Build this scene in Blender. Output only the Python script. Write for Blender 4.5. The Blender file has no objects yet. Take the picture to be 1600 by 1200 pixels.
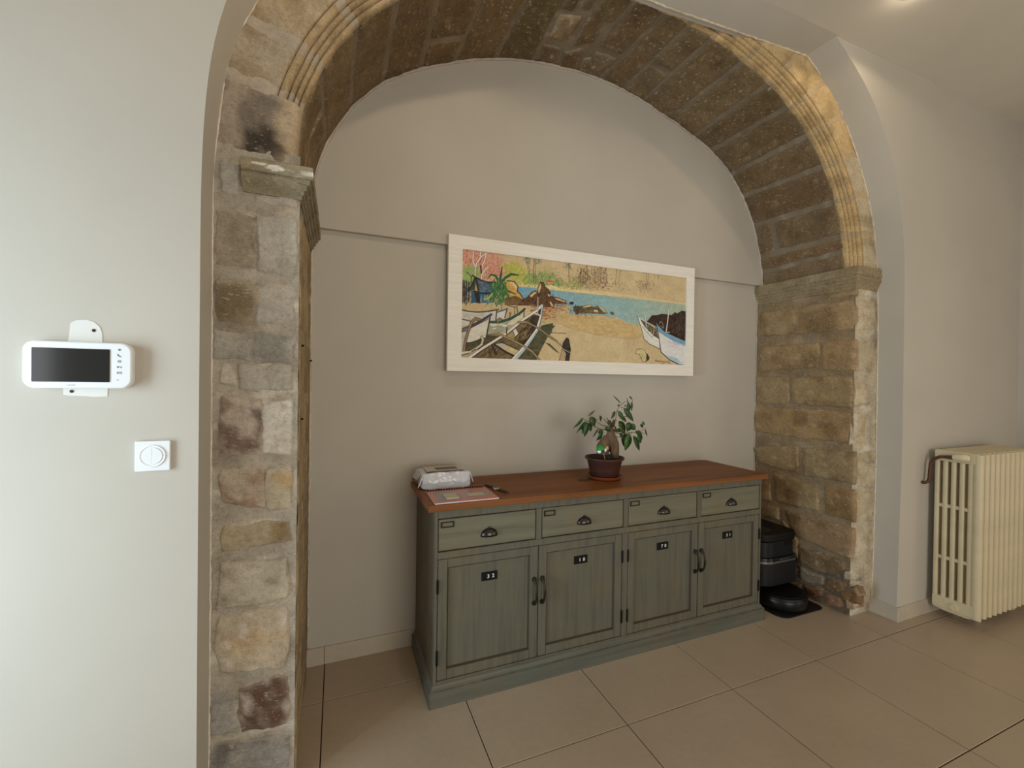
import bpy, bmesh, math, random
import numpy as np
from mathutils import Vector, Matrix, noise
C = bpy.context.scene.collection
SC = bpy.context.scene

# ------------------------------------------------------------------ camera, world, lights, exposure
cam_d = bpy.data.cameras.new('camera'); cam = bpy.data.objects.new('camera', cam_d); C.objects.link(cam)
cam_d.sensor_fit = 'HORIZONTAL'; cam_d.sensor_width = 36.0; cam_d.lens = 36.0*677.504/1600.0; cam_d.clip_start = 0.02
YAW, PIT, ROL = 0.382480233, -0.00737732829, 0.0136391501
fw = Vector((math.sin(YAW)*math.cos(PIT), math.cos(YAW)*math.cos(PIT), math.sin(PIT)))
rt0 = Vector((math.cos(YAW), -math.sin(YAW), 0)); up0 = rt0.cross(fw)
rt = rt0*math.cos(ROL)+up0*math.sin(ROL); up = -rt0*math.sin(ROL)+up0*math.cos(ROL)
mw = Matrix.Identity(4)
for i in range(3):
    mw[i][0] = rt[i]; mw[i][1] = up[i]; mw[i][2] = -fw[i]
mw[0][3], mw[1][3], mw[2][3] = 0, 0, 1.454
cam.matrix_world = mw
SC.camera = cam
SC.view_settings.view_transform = 'Standard'; SC.view_settings.look = 'None'
SC.view_settings.gamma = 1.0; SC.view_settings.use_curve_mapping = False
SC.view_settings.exposure = 0.06
W = bpy.data.worlds.new('world'); SC.world = W; W.use_nodes = True
W.node_tree.nodes['Background'].inputs[0].default_value = (0.62, 0.78, 1.0, 1); W.node_tree.nodes['Background'].inputs[1].default_value = 0.6

def area(name, loc, rot, sx, sy, power, col):
    d = bpy.data.lights.new(name, 'AREA'); d.shape = 'RECTANGLE'; d.size = sx; d.size_y = sy; d.energy = power; d.color = col
    o = bpy.data.objects.new(name, d); o.location = loc; o.rotation_euler = rot; C.objects.link(o); return o
def point(name, loc, power, col, r=0.03):
    d = bpy.data.lights.new(name, 'POINT'); d.energy = power; d.color = col; d.shadow_soft_size = r
    o = bpy.data.objects.new(name, d); o.location = loc; C.objects.link(o); return o
# daylight through the french window in the left wall and the one in the rear wall, plus two added fills
area('daylight_left', (-2.21, -0.80, 0.95), (0, math.radians(-90), 0), 1.85, 1.75, 13, (1.0, 0.99, 0.96))
near = area('fill_left_wall', (-2.20, 0.82, 1.10), (0, math.radians(-90), math.radians(38)), 2.1, 0.7, 28, (0.68, 0.88, 1.0)); near.data.spread = math.radians(114)  # added fill, turned and narrowed to brighten only the left wall
area('daylight_rear', (1.6, -3.95, 1.25), (math.radians(90), 0, 0), 2.6, 2.3, 74, (1.0, 0.95, 0.83))
area('fill_right', (4.62, -1.5, 1.3), (0, math.radians(90), 0), 2.2, 2.2, 24, (1.0, 0.93, 0.80))  # added fill with no window behind it, lifts the left reveal
# recessed ceiling spots just before the arch
def spot(name, loc, power, col):
    d = bpy.data.lights.new(name, 'SPOT'); d.energy = power; d.color = col; d.spot_size = math.radians(170); d.spot_blend = 0.2; d.shadow_soft_size = 0.03
    o = bpy.data.objects.new(name, d); o.location = loc; C.objects.link(o); return o
LAMPS = [(2.58, 1.245, 3.358), (0.55, 1.12, 3.352)]
for lp, pw in zip(LAMPS, (5.3, 11)): spot('lamp_light', lp, pw, (1.0, 0.80, 0.56)); point('lamp_glow', lp, 0.9, (1.0, 0.86, 0.66), 0.015)

VJ=[(175.55,171.98),(164.88,163.87),(156.1,155.34),(147.96,146.75),(139.39,137.95),(129.86,129.86),(119.77,118.81),(111.08,107.51),(102.42,100.93),(93.9,93.2),(84.44,85.68),(76.55,76.89),(68.95,69.24),(57.86,58.45),(48.88,48.56),(41.05,41.74),(32.48,32.7),(24.24,25.74),(15.65,16.92),(7.53,8.2),(1.09,1.5)]
VX=[[(114.9861,1.9875),(110.992,1.9644),(109.6984,2.1619),(112.5253,2.1833)],[(109.2179,1.9864),(102.8707,1.9704),(102.9111,2.1679),(108.282,2.1602)],[(108.4059,2.2164),(102.4067,2.2125),(101.4371,2.3451),(105.9764,2.3627)],[(101.9881,1.9726),(98.6581,1.8918),(94.826,2.114),(100.3671,2.1916)],[(101.3401,2.2395),(96.5098,2.1646),(93.689,2.3759),(99.8703,2.3709)],[(94.9313,2.2543),(86.9833,2.1597),(87.066,2.3099),(92.9107,2.3693)]]
LF={'a': [(-0.3702,2.1748),(-0.3166,2.1814),(-0.3158,2.0719),(-0.3659,2.0673)],'b': [(-0.2715,2.0816),(-0.1362,2.0892),(-0.1359,2.0603),(-0.2677,2.0514)],'c': [(-0.3775,2.0173),(-0.2638,2.0149),(-0.2676,1.8269),(-0.3795,1.8267)],'d': [(-0.262,2.0152),(-0.1421,2.0169),(-0.1425,1.8107),(-0.2604,1.8173)],'e': [(-0.386,1.7823),(-0.2524,1.7813),(-0.2721,1.6412),(-0.3692,1.6375)],'f': [(-0.2524,1.7837),(-0.1471,1.7817),(-0.1481,1.6416),(-0.2638,1.6393)],'g': [(-0.3867,1.6109),(-0.1477,1.6047),(-0.1491,1.5062),(-0.388,1.5089)],'h': [(-0.3161,1.4969),(-0.149,1.5013),(-0.1482,1.4077),(-0.3154,1.4094)],'i': [(-0.3662,1.4955),(-0.3242,1.4919),(-0.3156,1.426),(-0.3617,1.4209)],'j': [(-0.3635,1.3929),(-0.2365,1.3881),(-0.2517,1.1813),(-0.3698,1.1827)],'k': [(-0.2364,1.3688),(-0.1479,1.3782),(-0.1506,1.1809),(-0.2475,1.181)],'l': [(-0.3597,1.147),(-0.2303,1.1462),(-0.2333,0.989),(-0.3589,1.0367)],'m': [(-0.2281,1.1388),(-0.1503,1.1463),(-0.1489,0.9881),(-0.2247,0.9882)],'n': [(-0.3583,0.9568),(-0.1486,0.9509),(-0.1491,0.8668),(-0.3548,0.8671)],'o': [(-0.3653,0.8262),(-0.154,0.8155),(-0.1548,0.6596),(-0.37,0.6673)],'p': [(-0.3699,0.6484),(-0.1547,0.6472),(-0.155,0.424),(-0.3664,0.4453)],'q': [(-0.3117,0.389),(-0.1548,0.409),(-0.1531,0.2096),(-0.2899,0.2272)],'r': [(-0.3859,0.4078),(-0.3157,0.3901),(-0.2981,0.2223),(-0.3848,0.2478)],'s': [(-0.3866,0.2296),(-0.1395,0.1758),(-0.1473,0.0583),(-0.3898,0.1319)],'t': [(-0.3858,0.1164),(-0.1383,0.0454),(-0.1423,-0.0083),(-0.3894,0.0706)]}
RJ={'i0': [(1.8728,2.0572),(1.722,2.0531),(1.7213,2.0157),(1.8628,2.0212)],'a': [(2.3676,2.0024),(1.7227,1.9973),(1.7192,1.7989),(2.3588,1.8124)],'b': [(2.3675,1.7424),(1.9288,1.7405),(1.9227,1.5672),(2.3587,1.5483)],'c': [(1.9126,1.7492),(1.7182,1.7447),(1.7171,1.5393),(1.9109,1.552)],'d': [(2.3833,1.5165),(2.1366,1.511),(2.1197,1.3132),(2.3817,1.3055)],'e': [(2.1092,1.5077),(1.7252,1.5188),(1.7275,1.3096),(2.1023,1.3142)],'f': [(2.3915,1.2866),(1.7297,1.2907),(1.7346,1.0833),(2.4055,1.0812)],'g': [(2.4095,0.9716),(2.0514,1.0349),(2.0553,0.8238),(2.3389,0.848)],'h': [(2.0197,1.015),(1.703,1.0425),(1.7048,0.8363),(2.0185,0.827)],'i': [(2.3323,0.7155),(2.2581,0.7319),(2.2516,0.5907),(2.3295,0.5764)],'j': [(2.2302,0.7971),(1.9276,0.7996),(1.9136,0.6065),(2.2087,0.5902)],'k': [(1.8831,0.7936),(1.7059,0.799),(1.7041,0.5943),(1.8726,0.6055)],'l': [(2.3262,0.5444),(2.1922,0.5654),(2.1781,0.4704),(2.3244,0.4502)],'m': [(2.1591,0.5572),(1.7035,0.5594),(1.7145,0.3597),(2.0528,0.385)],'n': [(2.0465,0.3536),(1.7341,0.3268),(1.7887,0.2173),(2.0381,0.2057)],'o': [(1.8683,0.2574),(1.7427,0.2878),(1.7415,0.2172),(1.8468,0.1819)],'p': [(2.0026,0.0927),(1.8858,0.1012),(1.8644,0.042),(1.9902,0.0209)],'q': [(1.7878,0.1661),(1.6513,0.217),(1.6579,0.0954),(1.7482,0.0716)],'r': [(2.0269,0.2046),(1.8671,0.1944),(1.8658,0.1208),(2.0248,0.0941)],'s': [(1.865,0.0788),(1.7772,0.1091),(1.7477,0.0413),(1.8535,-0.0004)],'t': [(2.1602,0.4874),(2.0526,0.3739),(2.0442,0.2313),(2.1447,0.3075)]}
RF={'a': [(3.019,1.9946),(3.2048,2.0003),(3.2108,1.8114),(3.022,1.8026)],'b': [(3.0268,1.7419),(3.2005,1.7454),(3.2041,1.5339),(3.0301,1.54)],'c': [(3.0159,1.4693),(3.1442,1.4707),(3.1483,1.3416),(3.0134,1.3097)],'d': [(3.0143,1.2815),(3.1344,1.294),(3.1257,1.0841),(2.9909,1.0803)],'e': [(3.0614,1.033),(3.2428,1.0273),(3.245,0.9586),(3.057,0.9653)],'f': [(3.0576,0.947),(3.2455,0.9461),(3.2438,0.788),(3.049,0.8107)],'g': [(3.0418,0.7839),(3.2444,0.7692),(3.2474,0.5709),(3.043,0.5881)],'h': [(3.0404,0.5681),(3.2481,0.55),(3.2372,0.3637),(3.031,0.3563)],'i': [(3.1368,0.3311),(3.2316,0.328),(3.2351,0.1137),(3.1501,0.1694)],'j': [(2.9699,0.2845),(3.131,0.2548),(3.1411,0.1966),(2.9715,0.2339)],'k': [(2.9893,0.1655),(3.1349,0.1307),(3.1296,0.039),(2.993,0.0437)]}
LEAF=[(1.2748,1.2528,1.2198,1.2054,0.0193),(1.3102,1.2605,1.3506,1.2902,0.0105),(1.301,1.2327,1.2488,1.1769,0.014),(1.288,1.2329,1.2748,1.1607,0.0315),(1.3013,1.2158,1.2859,1.1687,0.0245),(1.3266,1.2574,1.3521,1.2089,0.0385),(1.3109,1.2212,1.3312,1.1813,0.035),(1.3639,1.1903,1.335,1.1503,0.0123),(1.3942,1.1681,1.3634,1.1295,0.028),(1.3992,1.2617,1.4031,1.2332,0.0193),(1.397,1.2021,1.431,1.1783,0.021),(1.394,1.1794,1.4179,1.1545,0.0245),(1.4886,1.2875,1.467,1.249,0.0175),(1.504,1.2887,1.5361,1.2405,0.0228),(1.5349,1.3057,1.5941,1.2378,0.028),(1.5791,1.2819,1.5764,1.3345,0.0245),(1.5394,1.2505,1.5679,1.2267,0.021),(1.4981,1.234,1.4648,1.1859,0.0315),(1.4919,1.1996,1.4956,1.1822,0.014),(1.5548,1.1746,1.4924,1.1707,0.0193),(1.5311,1.2275,1.5692,1.1567,0.0525),(1.5962,1.2202,1.583,1.1738,0.0455),(1.6036,1.2083,1.6398,1.178,0.0315),(1.5727,1.1566,1.5497,1.073,0.0455),(1.5763,1.1535,1.567,1.0868,0.0385),(1.5906,1.1443,1.6312,1.0693,0.042),(1.6404,1.1485,1.6593,1.1035,0.035),(1.6185,1.1727,1.6404,1.1514,0.0175),(1.6688,1.1712,1.697,1.1228,0.0158),(1.7014,1.1791,1.7169,1.1385,0.0088),(1.6771,1.2094,1.6903,1.1884,0.0175),(1.6933,1.2209,1.7138,1.2026,0.0123),(1.5792,1.3738,1.6008,1.3533,0.0105),(1.553,1.3622,1.5586,1.3433,0.0063),(1.6028,1.3401,1.6019,1.2933,0.0123),(1.5067,1.332,1.4597,1.3725,0.0088),(1.5174,1.3146,1.5051,1.3234,0.0105),(1.5208,1.3175,1.5311,1.3232,0.0105),(1.5134,1.1556,1.5293,1.1377,0.0088),(1.5342,1.1549,1.5555,1.1368,0.0245),(1.5123,1.2135,1.5246,1.2045,0.0088),(1.4401,1.2353,1.4609,1.2119,0.021)]
BRN=[[(1.4544,1.1948),(1.3862,1.2478)],[(1.4577,1.1976),(1.4296,1.2526)],[(1.4645,1.2003),(1.462,1.2463)],[(1.4545,1.1862),(1.3973,1.1822),(1.3472,1.2034)],[(1.4407,1.2009),(1.4002,1.2077),(1.3666,1.2255),(1.3598,1.2398)],[(1.4682,1.183),(1.5164,1.1787),(1.5587,1.1541)],[(1.469,1.1427),(1.5276,1.1378)],[(1.4717,1.1771),(1.4913,1.2342),(1.5042,1.2772),(1.5209,1.3088),(1.5693,1.3374),(1.6009,1.346)],[(1.5209,1.3088),(1.5419,1.3057)],[(1.4686,1.1628),(1.5586,1.157),(1.5832,1.1621)],[(1.5726,1.1624),(1.6437,1.1631),(1.6793,1.1916)],[(1.4678,1.206),(1.4913,1.2342),(1.5189,1.2336),(1.5365,1.2216)],[(1.3598,1.2398),(1.3202,1.2491),(1.3042,1.2326)],[(1.3042,1.2326),(1.278,1.2499)],[(1.3472,1.2034),(1.3109,1.2212)],[(1.5041,1.2859),(1.4902,1.2889)],[(1.6009,1.346),(1.6029,1.3372)],[(1.5587,1.1541),(1.5906,1.1443)],[(1.6437,1.1631),(1.6691,1.1564)],[(1.5673,1.2559),(1.5394,1.2535)]]
TRK=[[(1.4527,1.1949,0.014),(1.4516,1.1634,0.021),(1.4419,1.1351,0.022),(1.4186,1.116,0.032),(1.4024,1.0853,0.04),(1.3981,1.0428,0.032)],[(1.4549,1.1662,0.021),(1.4606,1.1315,0.028),(1.4681,1.0968,0.033),(1.474,1.0534,0.029),(1.4884,1.0181,0.016)],[(1.4352,1.1325,0.02),(1.4362,1.0781,0.022),(1.4336,1.0353,0.02)],[(1.418,1.1488,0.012),(1.4202,1.1216,0.016)]]
FR=[(-5,1.575),(1.1,1.577),(7.7,1.562),(15.4,1.538),(24.7,1.488),(32.4,1.438),(40.8,1.377),(48.4,1.322),(57.8,1.256),(67.4,1.21),(76.6,1.175),(84.5,1.158),(92,1.152),(100,1.158),(109,1.186),(120,1.236),(131.5,1.308),(139,1.375),(149.5,1.455),(155.2,1.499),(158.5,1.519),(163,1.543),(166,1.555),(169,1.568),(171.5,1.575),(175,1.578),(180,1.572),(186,1.57)]
BK=[(-5,1.57),(1.7,1.568),(7.8,1.553),(14.7,1.536),(20.4,1.518),(28,1.482),(35.1,1.437),(42.8,1.37),(49.4,1.302),(62.4,1.216),(75.4,1.188),(85.8,1.179),(98.5,1.187),(108.8,1.217),(119.7,1.262),(131.5,1.332),(138.8,1.394),(145.9,1.458),(150.4,1.49),(155,1.518),(162.4,1.548),(164.7,1.558),(168.5,1.568),(175,1.57),(180,1.563),(186,1.56)]
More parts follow.
